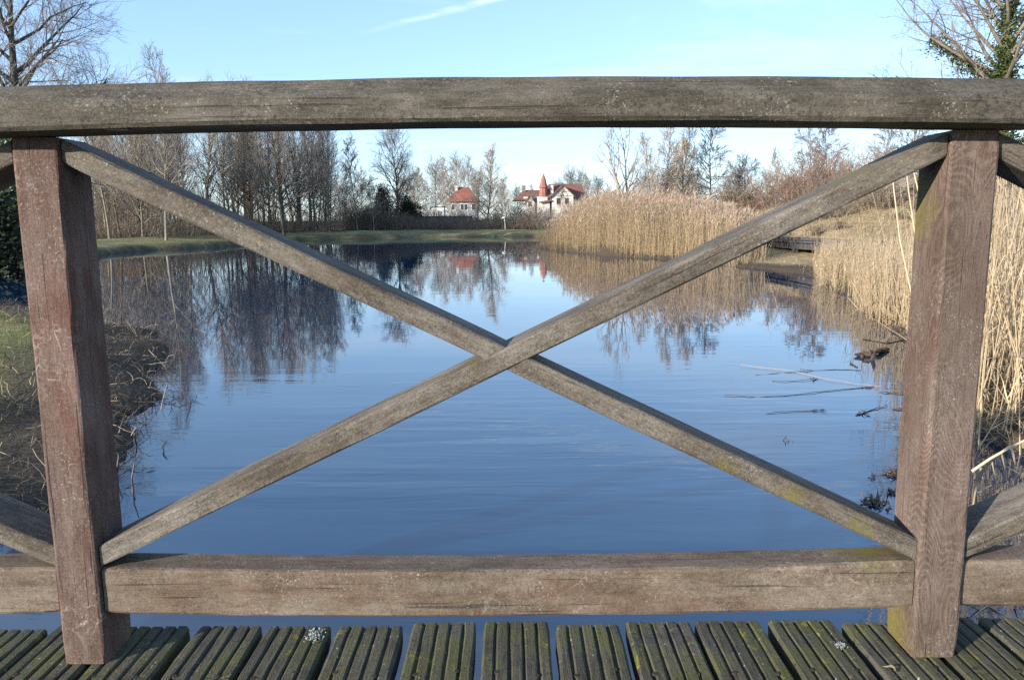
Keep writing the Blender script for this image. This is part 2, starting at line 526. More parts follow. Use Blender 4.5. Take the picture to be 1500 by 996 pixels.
def land_z(x, y):
    x = np.asarray(x, float).ravel()
    y = np.asarray(y, float).ravel()
    d = shore_dist(x, y)
    # little coves and hummocks so the bank is not a ruled line
    nz = np.array([noise.noise(Vector((a * 1.3, b * 1.3, 0.3))) for a, b in zip(x, y)])
    nz2 = np.array([noise.noise(Vector((a * 0.25, b * 0.25, 4.3))) for a, b in zip(x, y)])
    near = np.clip(1 - np.hypot(x, y) / 30, 0.15, 1)
    d = d + nz * 0.22 * np.clip(np.hypot(x, y) / 8, 0.5, 1.6)
    low = np.where((x < -2) & (y < 16), 0.55, 1.0)
    low = np.where((x > 4) & (x < 12.5) & (y > 9) & (y < 33), 0.30 + 0.70 * np.clip((x - 10.8) / 1.7, 0, 1), low)
    z = np.where(d > 0, WATER + 0.03 + low * (0.30 * np.clip(d / 0.9, 0, 1) ** 0.8 + 0.28 * np.clip((d - 0.9) / 4, 0, 1)), WATER - 0.9 * np.clip(-d / 1.2, 0, 1) ** 0.7 - 0.02)
    z = z + np.where(d > 0.15, nz * 0.07 * near + nz2 * 0.10, 0)
    # dry grassy mound behind the boardwalk and the rise behind the far trees
    z = z + np.where(d > 0, 2.3 * np.exp(-(((x - 19) / 8.0) ** 2 + ((y - 38) / 9.0) ** 2)), 0)
    z = z + np.where(d > 0, 1.1 * np.clip((y - 95) / 60, 0, 1), 0)
    return z


def gz(x, y):
    return float(land_z([x], [y])[0])


def build_ground():
    na = 420
    rs = [0.0]
    r = 1.2
    while r < 900:
        rs.append(r)
        r *= 1.026 if r < 90 else 1.08
    rs.append(4000)
    # finer angles towards the view (+Y)
    ang = []
    for i in range(na):
        u = i / na * 2 - 1
        ang.append(math.pi / 2 + math.pi * (0.45 * u + 0.55 * u ** 3))
    xs, ys = [0.0], [0.0]
    for rr in rs[1:]:
        for a in ang:
            xs.append(rr * math.cos(a))
            ys.append(rr * math.sin(a))
    x, y = np.array(xs), np.array(ys)
    z = land_z(x, y)
    d = shore_dist(x, y)
    me = bpy.data.meshes.new('ground')
    faces = [(0, 1 + j, 1 + (j + 1) % na) for j in range(na)]
    for i in range(len(rs) - 2):
        o = 1 + i * na
        for j in range(na):
            j2 = (j + 1) % na
            faces.append((o + j, o + na + j, o + na + j2, o + j2))
    me.from_pydata(list(zip(x.tolist(), y.tolist(), z.tolist())), [], faces)
    me.polygons.foreach_set('use_smooth', [True] * len(faces))
    # zones by real place: R = green turf, G = dry straw, B = wet mud / leaf litter
    green = np.clip((d - 0.7) / 0.8, 0, 1) * (x < 3.5)
    wood_floor = ((y > 45) & (x < -12) & (d > 6)) | ((y > 79) & (d > 6))
    dry = np.clip((d - 0.5) / 0.6, 0, 1) * (x >= 3.5)
    mud = np.clip(1 - d / np.where(y > 25, 0.45, 0.9), 0, 1)
    green = np.where(y > 25, np.clip((d - 0.3) / 0.4, 0, 1) * (x < 3.5), green)
    green = np.where(wood_floor, 0.12, green)
    mud = np.where(wood_floor, 0.8, mud)
    ca = me.color_attributes.new('zone', 'FLOAT_COLOR', 'POINT')
    arr = np.stack([green, dry, mud, np.ones_like(x)], 1).astype(np.float32)
    ca.data.foreach_set('color', arr.ravel())
    m, nt, b = new_mat('ground cover', 0.95, 0.1)
    w = NT(nt)
    at = w.n('ShaderNodeVertexColor', layer_name='zone')
    sp = w.n('ShaderNodeSeparateColor')
    w.put(sp.inputs[0], at.outputs['Color'])
    pos = w.n('ShaderNodeNewGeometry').outputs['Position']
    n1 = w.noise(pos, 0.5, 6, 0.65)
    n2 = w.noise(pos, 4, 6, 0.7)
    n3 = w.noise(pos, 30, 4, 0.7)
    turf = w.mix(w.rng(n2, 0.35, 0.65), (0.13, 0.13, 0.05), (0.215, 0.2, 0.092))
    turf = w.mix(w.rng(n1, 0.45, 0.62, 0, 0.8), turf, (0.33, 0.27, 0.14))
    straw = w.mix(w.rng(n2, 0.35, 0.65), (0.28, 0.205, 0.11), (0.47, 0.365, 0.21))
    mudc = w.mix(w.rng(n3, 0.35, 0.65), (0.045, 0.035, 0.026), (0.11, 0.085, 0.062))
    base = w.mix(w.rng(n3, 0.4, 0.6), (0.05, 0.04, 0.028), (0.10, 0.08, 0.05))
    c = w.mix(w.math('MULTIPLY', sp.outputs[0], w.rng(n3, 0.2, 0.5, 0.6, 1)), base, turf)
    c = w.mix(sp.outputs[1], c, straw)
    c = w.mix(w.math('MULTIPLY', sp.outputs[2], w.rng(n2, 0.25, 0.5, 0.6, 1)), c, mudc)
    w.put(b.inputs['Base Color'], c)
    w.put(b.inputs['Normal'], w.bump(w.math('ADD', n2, n3), 0.6, 0.05))
    me.materials.append(m)
    o = bpy.data.objects.new('ground', me)
    COL.objects.link(o)
    tag(o, 'muddy and grassy ground around the pond with turf banks', None, None, 'structure')


build_ground()

mb = MB()
mb.quad((-45, -16, WATER), (16, -16, WATER), (16, 80, WATER), (-45, 80, WATER))
tag(mb.build('water', M_WATER), 'calm blue pond water mirroring sky and bare trees', None, None, 'structure')

# ------------------------------------------------------------------ the footbridge
bridge = empty('footbridge', (0, 1.0, 0))
tag(bridge, 'weathered wooden footbridge with crossed railing braces and grooved mossy deck boards', 'footbridge')


def inv(parent_chain_loc):
    return Vector(parent_chain_loc)


railing = empty('railing', (0, 0.65, 0), bridge)
deck = empty('deck', (0, 0, 0), bridge)
RAIL_O = Vector((0, 1.65, 0))
DECK_O = Vector((0, 1.0, 0))


def member(name, mat, parent, origin, center, L, prof, rot=None, shear=0.0, nseg=40, bow=0.0, rough=0.0012, seed=0, bowfn=None):
    """a timber: closed profile (y, z) swept along local X, slightly uneven, ends sheared to the cut"""
    rng = random.Random(seed)
    mb_ = MB()
    k = len(prof)
    for i in range(nseg + 1):
        t = i / nseg
        x = (t - 0.5) * L
        dz = bow * (1 - (2 * t - 1) ** 2) if bowfn is None else bowfn(x)
        endf = 1.0
        if i in (0, nseg):
            endf = 0.965
        for j, (py, pz) in enumerate(prof):
            q = noise.noise(Vector((x * 5 + seed * 7.3, j * 3.1, seed))) * rough * 1.5 + rng.gauss(0, rough * 0.35)
            q2 = noise.noise(Vector((x * 4 + seed * 3.1, j * 5.7, seed + 9))) * rough * 1.5
            yy, zz = py * endf + q, pz * endf + q2
            mb_.v.append((x + zz * shear, yy, zz + dz))
    for i in range(nseg):
        for j in range(k):
            j2 = (j + 1) % k
            mb_.f.append((i * k + j, i * k + j2, (i + 1) * k + j2, (i + 1) * k + j))
            mb_.m.append(0)
    mb_.f.append(tuple(range(k))[::-1])
    mb_.f.append(tuple(nseg * k + j for j in range(k)))
    mb_.m += [0, 0]
    o = mb_.build(name, mat, parent)
    o.location = Vector(center) - origin
    if rot:
        o.rotation_euler = rot
    return o


def rrect(d, h, c, top=None):
    """rectangle d (y) x h (z) with chamfered corners, counter-clockwise seen from +x"""
    y, z = d / 2, h / 2
    s = c * 0.35
    pts = []
    for sy, sz in ((1, -1), (1, 1), (-1, 1), (-1, -1)):
        a = (sy * y, sz * (z - c))
        m_ = (sy * (y - s), sz * (z - s))
        b_ = (sy * (y - c), sz * z)
        pts += [b_, m_, a] if sy * sz < 0 else [a, m_, b_]
    return pts


SP = 1.888
posts = [(-0.957 - SP, M_POST_B), (-0.957, M_POST_A), (0.935, M_POST_B), (0.935 + SP, M_POST_A)]
for i, (x, m_) in enumerate(posts):
    wd = 0.093 if i < 2 else 0.099
    # post: local X is the grain, turned to stand upright
    o = member('post', m_, railing, RAIL_O, (x, 1.652, 0.571), 1.142, rrect(0.124, wd, 0.006), (0, R(-90), 0), 0, 30, seed=i + 1)
    if i == 1:
        o['label'] = 'reddish brown post with pale scratches'
    if i == 2:
        o['label'] = 'grey brown post with wavy grain figure'

rail_prof = [(0.036, -0.046), (0.044, -0.043), (0.052, -0.034), (0.052, 0.0), (0.046, 0.012), (0.008, 0.042), (-0.003, 0.0475), (-0.012, 0.044),
             (-0.047, 0.010), (-0.052, -0.002), (-0.052, -0.034), (-0.046, -0.042), (-0.036, -0.046)][::-1]
rail_prof = [(y, z) for y, z in rail_prof][::-1]
member('top_rail', M_RAIL, railing, RAIL_O, (0, 1.573, 1.192), 6.0, rail_prof, None, 0, 150, seed=11, rough=0.0016,
       bowfn=lambda x: 0.008 - 0.012 * min(abs(x), 1.0) ** 2 - 0.004 * max(0, abs(x) - 1.0))

TH = math.atan2(0.868, 1.80)
for i in range(3):
    x0 = posts[i][0] + (0.047 if i < 2 else 0.05)
    x1 = posts[i + 1][0] - 0.049
    xm, wid = (x0 + x1) / 2, x1 - x0
    zc = 0.682
    th = math.atan2(0.868, wid)
    Lb = wid / math.cos(th)
    hb = 0.047 * math.cos(th) * 1.0 + 0.002
    bp = rrect(0.112, hb, 0.005)
    # the rising brace runs through; the falling one is cut and housed against it
    cap = 0.004
    member('brace', M_BRACE, railing, RAIL_O, (xm, 1.655, zc), Lb - 0.006, bp, (0, -th, 0), math.tan(th), 44, seed=20 + i)
    for s in (-1, 1):
        half = Lb / 2 - 0.002
        c = Vector((xm + s * half / 2 * math.cos(th), 1.6565, zc - s * half / 2 * math.sin(th)))
        member('brace', M_BRACE, railing, RAIL_O, c, half, bp, (0, th, 0), -math.tan(th), 24, seed=30 + i * 2 + (s > 0))
    member('bottom_rail', M_BEAM, railing, RAIL_O, (xm, 1.645, 0.168 if i == 1 else 0.17), wid - 0.006, rrect(0.09, 0.109, 0.008), None, 0, 50,
           bow=-0.014 if i == 1 else -0.008, seed=40 + i)

# deck boards: five ridges, four grooves each
PITCHB = 0.1735
gaps = random.Random(5)
X0 = -0.172


def deck_board(i):
    rng = random.Random(100 + i)
    wdt = 0.158 + rng.uniform(-0.003, 0.002)
    prof = []
    g = 0.006 + rng.uniform(-0.0006, 0.0006)
    rid = (wdt - 4 * g) / 5
    y = -wdt / 2
    top = []
    for k in range(5):
        a, b_ = y, y + rid
        ca = 0.003 if 0 < k else 0.006
        cb = 0.003 if k < 4 else 0.006
        top += [(a, -ca), (a + ca, 0.0), (b_ - cb, 0.0), (b_, -cb)]
        if k < 4:
            top += [(b_ + 0.001, -0.0065), (b_ + g - 0.001, -0.0065)]
        y = b_ + g
    prof = [(-wdt / 2, -0.045)] + top + [(wdt / 2, -0.045)]
    prof = prof[::-1]
    L = 2.75
    yend = 1.755 + rng.uniform(-0.012, 0.012)
    o = member('deck_board', M_DECK, deck, DECK_O, (X0 + PITCHB * i + rng.uniform(-0.004, 0.004) + 0.0, yend - L / 2, rng.uniform(-0.003, 0.001)), L, prof,
               (0, 0, R(90)), 0, 60, rough=0.0016, seed=100 + i)
    return o


boards = {}
for i in range(-15, 18):
    boards[i] = deck_board(i)


def add_screws(o, seed):
    """two sunk screw heads with dirt round them, part of the board's own mesh"""
    rng = random.Random(seed)
    me = o.data
    vs = [tuple(v.co) for v in me.vertices]
    fs = [tuple(f.vertices) for f in me.polygons]
    n0 = len(fs)
    for yy in (-0.046, 0.046):
        c = Vector((1.545 + rng.uniform(-0.012, 0.012) - (o.location.y + DECK_O.y), yy + rng.uniform(-0.004, 0.004), 0.0012))
        k = len(vs)
        r = 0.0055
        vs += [tuple(c + Vector((r * math.cos(a * 0.6283), r * math.sin(a * 0.6283), 0))) for a in range(10)]
        vs += [tuple(c + Vector((r * 1.05 * math.cos(a * 0.6283), r * 1.05 * math.sin(a * 0.6283), -0.004))) for a in range(10)]
        fs.append(tuple(range(k, k + 10)))
        fs += [(k + a, k + 10 + a, k + 10 + (a + 1) % 10, k + (a + 1) % 10) for a in range(10)]
    m2 = bpy.data.meshes.new('deck_board')
    m2.from_pydata(vs, [], fs)
    m2.materials.append(M_DECK)
    m2.materials.append(M_LICHEN)
    m2.materials.append(M_SCREW)
    m2.polygons.foreach_set('material_index', [0] * n0 + [2] * (len(fs) - n0))
    o.data = m2


for i, o in boards.items():
    add_screws(o, i)


def lichen_on_board(px, py, n, spread, seed):
    """a crust of lichen added to the mesh of the board it grows on"""
    p = at_z(px, py, 0.0)
    best = min(boards.values(), key=lambda b: abs(b.location.x + DECK_O.x - p.x))
    me = best.data
    rng = random.Random(seed)
    vs = [tuple(v.co) for v in me.vertices]
    fs = [tuple(f.vertices) for f in me.polygons]
    n0 = len(fs)
    old_mi = [f.material_index for f in me.polygons]
    off = p - (best.location + DECK_O)
    lc = Vector((off.y, -off.x, 0))          # board is turned 90 degrees about Z
    for _ in range(n):
        a = rng.uniform(0, 6.28)
        r = abs(rng.gauss(0, spread))
        c = lc + Vector((r * math.cos(a), r * math.sin(a) * 0.9, rng.uniform(0.0005, 0.006)))
        s = rng.uniform(0.0012, 0.003)
        k = len(vs)
        d1 = Vector((rng.gauss(0, 1), rng.gauss(0, 1), rng.gauss(0, 0.5))).normalized() * s * 1.6
        d2 = d1.cross(Vector((rng.gauss(0, .4), rng.gauss(0, .4), 1))).normalized() * s
        up = Vector((0, 0, s * 0.8))
        vs += [tuple(c - d1), tuple(c + d2 + up), tuple(c + d1), tuple(c - d2 + up), tuple(c - up)]
        fs += [(k, k + 1, k + 2), (k, k + 2, k + 3), (k, k + 4, k + 1), (k + 1, k + 4, k + 2), (k + 2, k + 4, k + 3), (k + 3, k + 4, k)]
    m2 = bpy.data.meshes.new('deck_board')
    m2.from_pydata(vs, [], fs)
    m2.materials.append(M_DECK)
    m2.materials.append(M_LICHEN)
    m2.materials.append(M_SCREW)
    m2.polygons.foreach_set('material_index', old_mi + [1] * (len(fs) - n0))
    best.data = m2


lichen_on_board(461, 931, 240, 0.013, 1)
lichen_on_board(1231, 946, 110, 0.008, 2)

lp = at_z(1312, 982, 0.004)
mb = MB()
for k in range(6):
    a0, a1 = k / 6, (k + 1) / 6
    w0, w1 = 0.007 * math.sin(math.pi * a0) + 0.0006, 0.007 * math.sin(math.pi * a1) + 0.0006
    z0, z1 = 0.004 * math.sin(a0 * 5), 0.004 * math.sin(a1 * 5)
    for sg in (1,):
        mb.quad((a0 * 0.028, -w0, z0 + 0.002), (a1 * 0.028, -w1, z1 + 0.002), (a1 * 0.028, 0, z1), (a0 * 0.028, 0, z0))
        mb.quad((a0 * 0.028, 0, z0), (a1 * 0.028, 0, z1), (a1 * 0.028, w1, z1 + 0.002), (a0 * 0.028, w0, z0 + 0.002))
o = mb.build('fallen_leaf', M_DRYSTICK, loc=lp)
o.rotation_euler = (0, 0, R(130))
tag(o, 'tiny whitish curled leaf lying on the deck boards near the figured post', 'leaf')

# ------------------------------------------------------------------ trees
def vrand(rng):
    return Vector((rng.gauss(0, 1), rng.gauss(0, 1), rng.gauss(0, 1)))


def path(rng, p, d, L, n, wander, up):
    pts = [p.copy()]
    d = d.normalized()
    for _ in range(n):
        d = (d + vrand(rng) * wander + Vector((0, 0, up))).normalized()
        p = p + d * (L / n)
        pts.append(p.copy())
    return pts


def along(pts, u):
    t = u * (len(pts) - 1)
    i = min(int(t), len(pts) - 2)
    return pts[i].lerp(pts[i + 1], t - i), (pts[i + 1] - pts[i]).normalized()


def side_dir(rng, d, ang, az=None):
    a = d.cross(Vector((0, 0, 1)))
    if a.length < 0.1:
        a = Vector((1, 0, 0))
    a.normalize()
    b = d.cross(a)
    t = rng.uniform(0, 6.283) if az is None else az
    return (d * math.cos(ang) + (a * math.cos(t) + b * math.sin(t)) * math.sin(ang)).normalized()


def taper(r0, r1, n):
    return [r0 + (r1 - r0) * (i / n) for i in range(n + 1)]


def make_tree(seed, H, r=0.12, first=0.25, nl=26, ang=(55, 25), ln=(0.28, 0.12), n2=7, l2=0.45, n3=6, l3=0.45, n4=0, l4=0.4,
              wander=0.10, up=0.08, tw=0.007, trunks=1, lean=0.03, flare=1.4, twist=0.14):
    """returns (trunk mesh builder, crown mesh builder, limb paths)"""
    rng = random.Random(seed)
    T, C = MB(), MB()
    limbs = []
    for tk in range(trunks):
        base = Vector((0, 0, -0.15)) + (Vector((rng.uniform(-.3, .3), rng.uniform(-.3, .3), 0)) if trunks > 1 else Vector())
        d0 = Vector((rng.gauss(0, lean), rng.gauss(0, lean), 1))
        if trunks > 1:
            d0 += Vector((math.cos(tk * 2.4), math.sin(tk * 2.4), 0)) * 0.22
        Ht = H * (1 if tk == 0 else rng.uniform(0.75, 0.97))
        tp = path(rng, base, d0, Ht, 12, wander * 0.32, 0.02)
        rr = [r * (1 - 0.93 * (i / 12)) for i in range(13)]
        rr[0] *= flare
        T.tube(tp, rr, 7)
        limbs.append((tp, rr))
        for i in range(nl):
            s = (i + rng.random() * 0.8) / nl
            u = first + (0.985 - first) * s
            p, d = along(tp, u)
            a = R(ang[0] + (ang[1] - ang[0]) * s + rng.gauss(0, 8))
            az = i * 2.39996 + rng.gauss(0, 0.5)
            dd = Vector((math.cos(az) * math.sin(a), math.sin(az) * math.sin(a), math.cos(a)))
            L = H * (ln[0] + (ln[1] - ln[0]) * s) * rng.uniform(0.6, 1.2)
            lr = min(r * (1 - 0.93 * u) * 0.62, r * 0.42) + 0.004
            lp_ = path(rng, p, dd, L, 6, wander, up)
            lrr = taper(lr, max(tw * 1.2, lr * 0.18), 6)
            T.tube(lp_, lrr, 5 if lr > 0.03 else 4)
            limbs.append((lp_, lrr))
            for j in range(n2):
                uu = 0.22 + 0.76 * (j + rng.random()) / n2
                q, e = along(lp_, uu)
                br = max(tw * 1.15, lr * (1 - 0.8 * uu) * 0.55)
                bl = L * l2 * (1.15 - 0.6 * uu) * rng.uniform(0.6, 1.25)
                bp_ = path(rng, q, side_dir(rng, e, R(rng.uniform(28, 58))), bl, 4, wander + 0.04, up * 0.8)
                C.tube(bp_, taper(br, tw * 0.9, 4), 3)
                for k in range(n3):
                    u3 = 0.15 + 0.85 * (k + rng.random()) / n3
                    q3, e3 = along(bp_, min(u3, 0.999))
                    tl = bl * l3 * (1.2 - 0.5 * u3) * rng.uniform(0.6, 1.3)
                    t3 = path(rng, q3, side_dir(rng, e3, R(rng.uniform(22, 55))), tl, 2 if not n4 else 3, twist, up)
                    C.tube(t3, taper(tw * 0.85, tw * 0.45, len(t3) - 1), 3)
                    for k4 in range(n4):
                        u4 = 0.2 + 0.8 * rng.random()
                        q4, e4 = along(t3, min(u4, 0.999))
                        t4 = path(rng, q4, side_dir(rng, e4, R(rng.uniform(20, 50))), tl * l4 * rng.uniform(0.6, 1.3), 2, twist, up)
                        C.tube(t4, taper(tw * 0.6, tw * 0.4, 2), 3)
    return T, C, limbs


def ivy_on(rng, limbs, count, zmax, spread, size, which=None):
    mb_ = MB()
    L = limbs if which is None else [limbs[i] for i in which if i < len(limbs)]
    for _ in range(count):
        pts, rr = rng.choice(L)
        u = rng.random()
        p, d = along(pts, u * 0.999)
        if p.z > zmax * rng.uniform(0.75, 1.1):
            continue
        sp = (rr[min(int(u * len(rr)), len(rr) - 1)] + abs(rng.gauss(0, spread)))
        q = p + side_dir(rng, d, R(90)) * sp
        n = vrand(rng).normalized()
        a = n.cross(Vector((0, 0, 1)))
        a = a.normalized() if a.length > 0.05 else Vector((1, 0, 0))
        b_ = n.cross(a)
        s = size * rng.uniform(0.6, 1.3)
        mb_.poly([q - a * s * 0.8, q - b_ * s * 0.7 - a * s * 0.1, q + a * s * 0.9, q + b_ * s * 0.75])
    return mb_


def tree_thing(name, label, cat, group, builders, mats, x, y, rz=0.0, sc_=1.0, sink=0.0):
    e = empty(name, (x, y, gz(x, y) - sink))
    e.rotation_euler = (0, 0, rz)
    e.scale = (sc_, sc_, sc_)
    tag(e, label, cat, group)
    builders[0].build('trunk', mats[0], e, smooth=True)
    builders[1].build('crown', mats[1], e)
    if len(builders) > 2:
        builders[2].build('ivy', mats[2], e)
    return e


def copy_thing(src, label, group, x, y, rz, s, name=None, sz=None):
    e = src.copy()
    COL.objects.link(e)
    e.location = (x, y, gz(x, y))
    e.rotation_euler = (0, 0, rz)
    e.scale = (s, s, sz or s)
    if label:
        e['label'] = label
    if group:
        e['group'] = group
    elif 'group' in e:
        del e['group']
    for ch in list(src.children):
        c = ch.copy()
        COL.objects.link(c)
        c.parent = e
    return e


def htree(D, py):
    """height above its foot of something at distance D whose top shows at photo row py (foot near z = 0)"""
    d = ray(750, py)
    return EYE + D * d.z / d.y


# --- the dense slender wood on the left bank
rw = random.Random(77)
WOOD = 'slender bare trees of the wood on the left bank'
protos = []
for k in range(9):
    H = 10.0
    kw = dict(r=rw.uniform(0.065, 0.11), first=rw.uniform(0.07, 0.34), nl=rw.randint(30, 38), ang=(rw.uniform(45, 62), rw.uniform(18, 30)),
              ln=(rw.uniform(0.24, 0.33), 0.12), n2=6, l2=0.6, n3=5, l3=0.65, up=rw.uniform(0.08, 0.15), tw=0.0072, twist=0.09, lean=0.05)
    T, C, _l = make_tree(300 + k, H, **kw)
    protos.append((T, C))
wood_src = []
lab_wood = ['slender bare tree with thin upright twigs among many alike in the wood']
spots = []
for i in range(60):
    for _try in range(60):
        px = (rw.uniform(122, 482) if i % 3 else rw.uniform(330, 484)) if i > 8 else rw.uniform(130, 300)
        D = rw.uniform(46, 70) if px < 340 else rw.uniform(56, 84)
        x = col_x(px, D)
        if shore_dist([x], [D])[0] > (4.5 if px < 330 else 5.0) and all((x - a) ** 2 + (D - b) ** 2 > 0.9 for a, b in spots):
            spots.append((x, D))
            break
prev_px = []
for i, (x, D) in enumerate(spots):
    px = 750 + x / D * 1130
    top = np.interp(px, [122, 180, 240, 300, 400, 450, 482], [152, 140, 132, 128, 132, 145, 178]) + rw.uniform(-4, 40)
    H = htree(D, top)
    k = i % 9
    s = H / 10.0
    if i < 9:
        e = tree_thing('slender_tree', lab_wood[0], 'tree', WOOD, protos[k], (M_BARK if k % 3 else M_BARK_DARK, M_TWIG if k % 4 else M_TWIG_WARM), x, D, rw.uniform(0, 6.28), s)
        wood_src.append(e)
    else:
        copy_thing(wood_src[k], None, WOOD, x, D, rw.uniform(0, 6.28), s)

# --- trees that stand out
T, C, LB = make_tree(901, 10.5, r=0.17, first=0.3, nl=30, ang=(66, 30), ln=(0.36, 0.14), n2=9, l2=0.55, n3=8, l3=0.5, up=0.06, tw=0.008, lean=0.01)
D = 60
tree_thing('bare_tree', 'bare tree with the thickest dark straight trunk at the edge of the left bank wood', 'tree', None, (T, C), (M_BARK_DARK, M_TWIG_DARK), col_x(411, D), D + 1, 0.4, htree(D, 140) / 10.5)
T, C, LB = make_tree(902, 9.5, r=0.11, first=0.08, nl=54, ang=(66, 22), ln=(0.46, 0.16), n2=10, l2=0.55, n3=9, l3=0.5, up=0.07, tw=0.008)
D = 70
tree_thing('bare_tree', 'dense rounded bare tree closing the end of the wood beside open sky', 'tree', None, (T, C), (M_BARK, M_TWIG), col_x(470, D), D + 3, 1.4, htree(D, 185) / 9.5)
T, C, LB = make_tree(903, 9.0, r=0.14, first=0.2, nl=36, ang=(66, 26), ln=(0.50, 0.20), n2=9, l2=0.55, n3=6, l3=0.7, up=0.05, tw=0.0105, twist=0.07)
D = 82
tree_thing('bare_tree', 'wide crowned bare tree standing above the dark evergreen bushes', 'tree', None, (T, C), (M_BARK_DARK, M_TWIG_DARK), col_x(584, D), D, 0.9, htree(D, 198) / 9.0)
T, C, LB = make_tree(904, 8.5, r=0.12, first=0.12, nl=42, ang=(60, 22), ln=(0.38, 0.17), n2=9, l2=0.55, n3=6, l3=0.7, up=0.08, tw=0.0105, twist=0.07)
D = 84
tree_thing('bare_tree', 'warm brown bare tree with pale trunk between the two red roofed houses', 'tree', None, (T, C), (M_BARK_PALE, M_TWIG_WARM), col_x(714, D), D, 2.2, htree(D, 224) / 8.5)
T, C, LB = make_tree(905, 6.0, r=0.055, first=0.25, nl=22, ang=(50, 22), ln=(0.34, 0.14), n2=8, l2=0.55, n3=7, l3=0.5, up=0.08, tw=0.010, lean=0.1)
D = 80
thin_src = tree_thing('young_tree', 'thin leaning young tree between the wood and the dark evergreens', 'tree', None, (T, C), (M_BARK_PALE, M_TWIG), col_x(524, D), D, 0.2, htree(D, 207) / 6.0)
lab_thin = ['thin bare young tree with whitish stem before the dark evergreen bushes',
            'thin bare young tree behind the white shed', 'thin bare young tree left of the hipped red roof', 'faint thin tree rising behind the hipped red roof',
            'thin bare young tree close left of the villa', 'small thin tree beside the leaning young tree',
            'thin bare tree standing before the middle of the hipped red roof', 'thin bare tree crossing the right end of the hipped roof house',
            'thin bare tree before the small left gable of the villa', 'thin bare tree before the white villa gable', 'thin bare tree at the right end of the villa']
for (px, D, top), lb in zip([(548, 79, 262), (612, 105, 250), (648, 118, 238), (684, 150, 240), (743, 120, 268), (505, 84, 248), (664, 112, 268), (697, 108, 262), (777, 118, 278), (826, 120, 276), (856, 118, 270)], lab_thin):
    x = col_x(px, D)
    copy_thing(thin_src, lb, None, x, D, px * 0.7, htree(D, top) / 6.0)

# background of far crowns between wood and villa
T, C, LB = make_tree(906, 8.0, r=0.11, first=0.08, nl=40, ang=(70, 26), ln=(0.52, 0.22), n2=8, l2=0.6, n3=6, l3=0.7, up=0.07, tw=0.013, twist=0.07)
FAR = 'hazy bare trees far behind the houses'
far_src = None
for i, (px, D, top) in enumerate([(530, 120, 268), (562, 125, 280), (610, 130, 262), (640, 175, 250), (668, 190, 244), (700, 185, 262), (735, 180, 280), (760, 190, 284),
                                  (835, 185, 262), (850, 185, 264), (875, 190, 272), (945, 120, 268), (985, 110, 262), (1015, 115, 266), (1075, 100, 262), (1120, 110, 262), (1160, 110, 266),
                                  (500, 115, 272), (590, 140, 270), (815, 200, 278)]):
    x = col_x(px, D)
    lb = 'hazy rounded bare tree crown far off behind houses and reeds'
    if i == 0:
        far_src = tree_thing('distant_tree', lb, 'tree', FAR, (T, C), (M_BARK, M_TWIG), x, D, 0.3, htree(D, top) / 8.0)
    else:
        copy_thing(far_src, lb, FAR, x, D, i * 1.3, htree(D, top) / 8.0)

# --- the big gnarled tree at the left edge
T, C, LB = make_tree(920, 12.5, r=0.32, first=0.30, nl=26, ang=(84, 22), ln=(0.46, 0.22), n2=11, l2=0.55, n3=9, l3=0.55, n4=4, l4=0.5, wander=0.13, up=0.05, tw=0.0075, lean=0.02, twist=0.16)
rngi = random.Random(3)
IV = ivy_on(rngi, LB, 8000, 7.2, 0.12, 0.06, [0, 0, 0, 3, 5])
D = 29
tree_thing('oak_tree', 'big spreading bare oak with gnarled limbs rising over the left post', 'tree', None, (T, C, IV), (M_BARK_DARK, M_TWIG_DARK, M_IVY), col_x(42, D), D, 0.8, 1.0)
T, C, LB = make_tree(921, 10.0, r=0.2, first=0.3, nl=24, ang=(70, 24), ln=(0.36, 0.16), n2=8, l2=0.5, n3=7, l3=0.5, n4=3, wander=0.12, up=0.05, tw=0.0075)
D = 31
tree_thing('oak_tree', 'second bare oak behind the big one, half out of view at the left edge', 'tree', None, (T, C), (M_BARK_DARK, M_TWIG_DARK), col_x(-30, D), D + 2, 2.1, 1.05)

# taller twig top that peeps above the handrail
T, C, LB = make_tree(922, 10.0, r=0.07, first=0.3, nl=34, ang=(52, 24), ln=(0.22, 0.11), n2=8, l2=0.55, n3=7, l3=0.5, up=0.12, tw=0.008, lean=0.0)
D = 48
tree_thing('birch_tree', 'tallest thin tree of the wood, its twiggy top showing above the handrail', 'tree', None, (T, C), (M_BARK, M_TWIG_DARK), col_x(242, D), D, 0.0, htree(D, 84) / 10.0)

# --- right side trees
T, C, LB = make_tree(930, 8.0, r=0.12, first=0.22, nl=14, ang=(52, 24), ln=(0.50, 0.2), n2=5, l2=0.45, n3=4, l3=0.45, wander=0.11, up=0.10, tw=0.011, trunks=2, lean=0.02)
D = 52
tree_thing('dead_tree', 'pale dead tree with two stems and few branches behind the reed bed', 'tree', None, (T, C), (M_BARK_PALE, M_BARK_PALE), col_x(914, D), D, 0.5, htree(D, 168) / 8.0)
T, C, LB = make_tree(931, 8.0, r=0.075, first=0.16, nl=34, ang=(52, 20), ln=(0.34, 0.12), n2=8, l2=0.55, n3=7, l3=0.55, up=0.09, tw=0.010, lean=0.03)
RIGHT = [(952, 58, 205, 'slim bare tree with upright twigs close beside the pale dead tree'), (971, 56, 178, 'tall slim bare tree second from the pale dead tree'),
         (998, 57, 176, 'tall slim bare tree with pale stem midway between dead tree and alder'), (1012, 62, 212, 'slim bare tree just before the flat topped alder'),
         (1136, 60, 228, 'lone slim bare tree beside the red brown bush'), (985, 66, 218, 'short slim bare tree in the gap between the two tall slim ones')]
sl = None
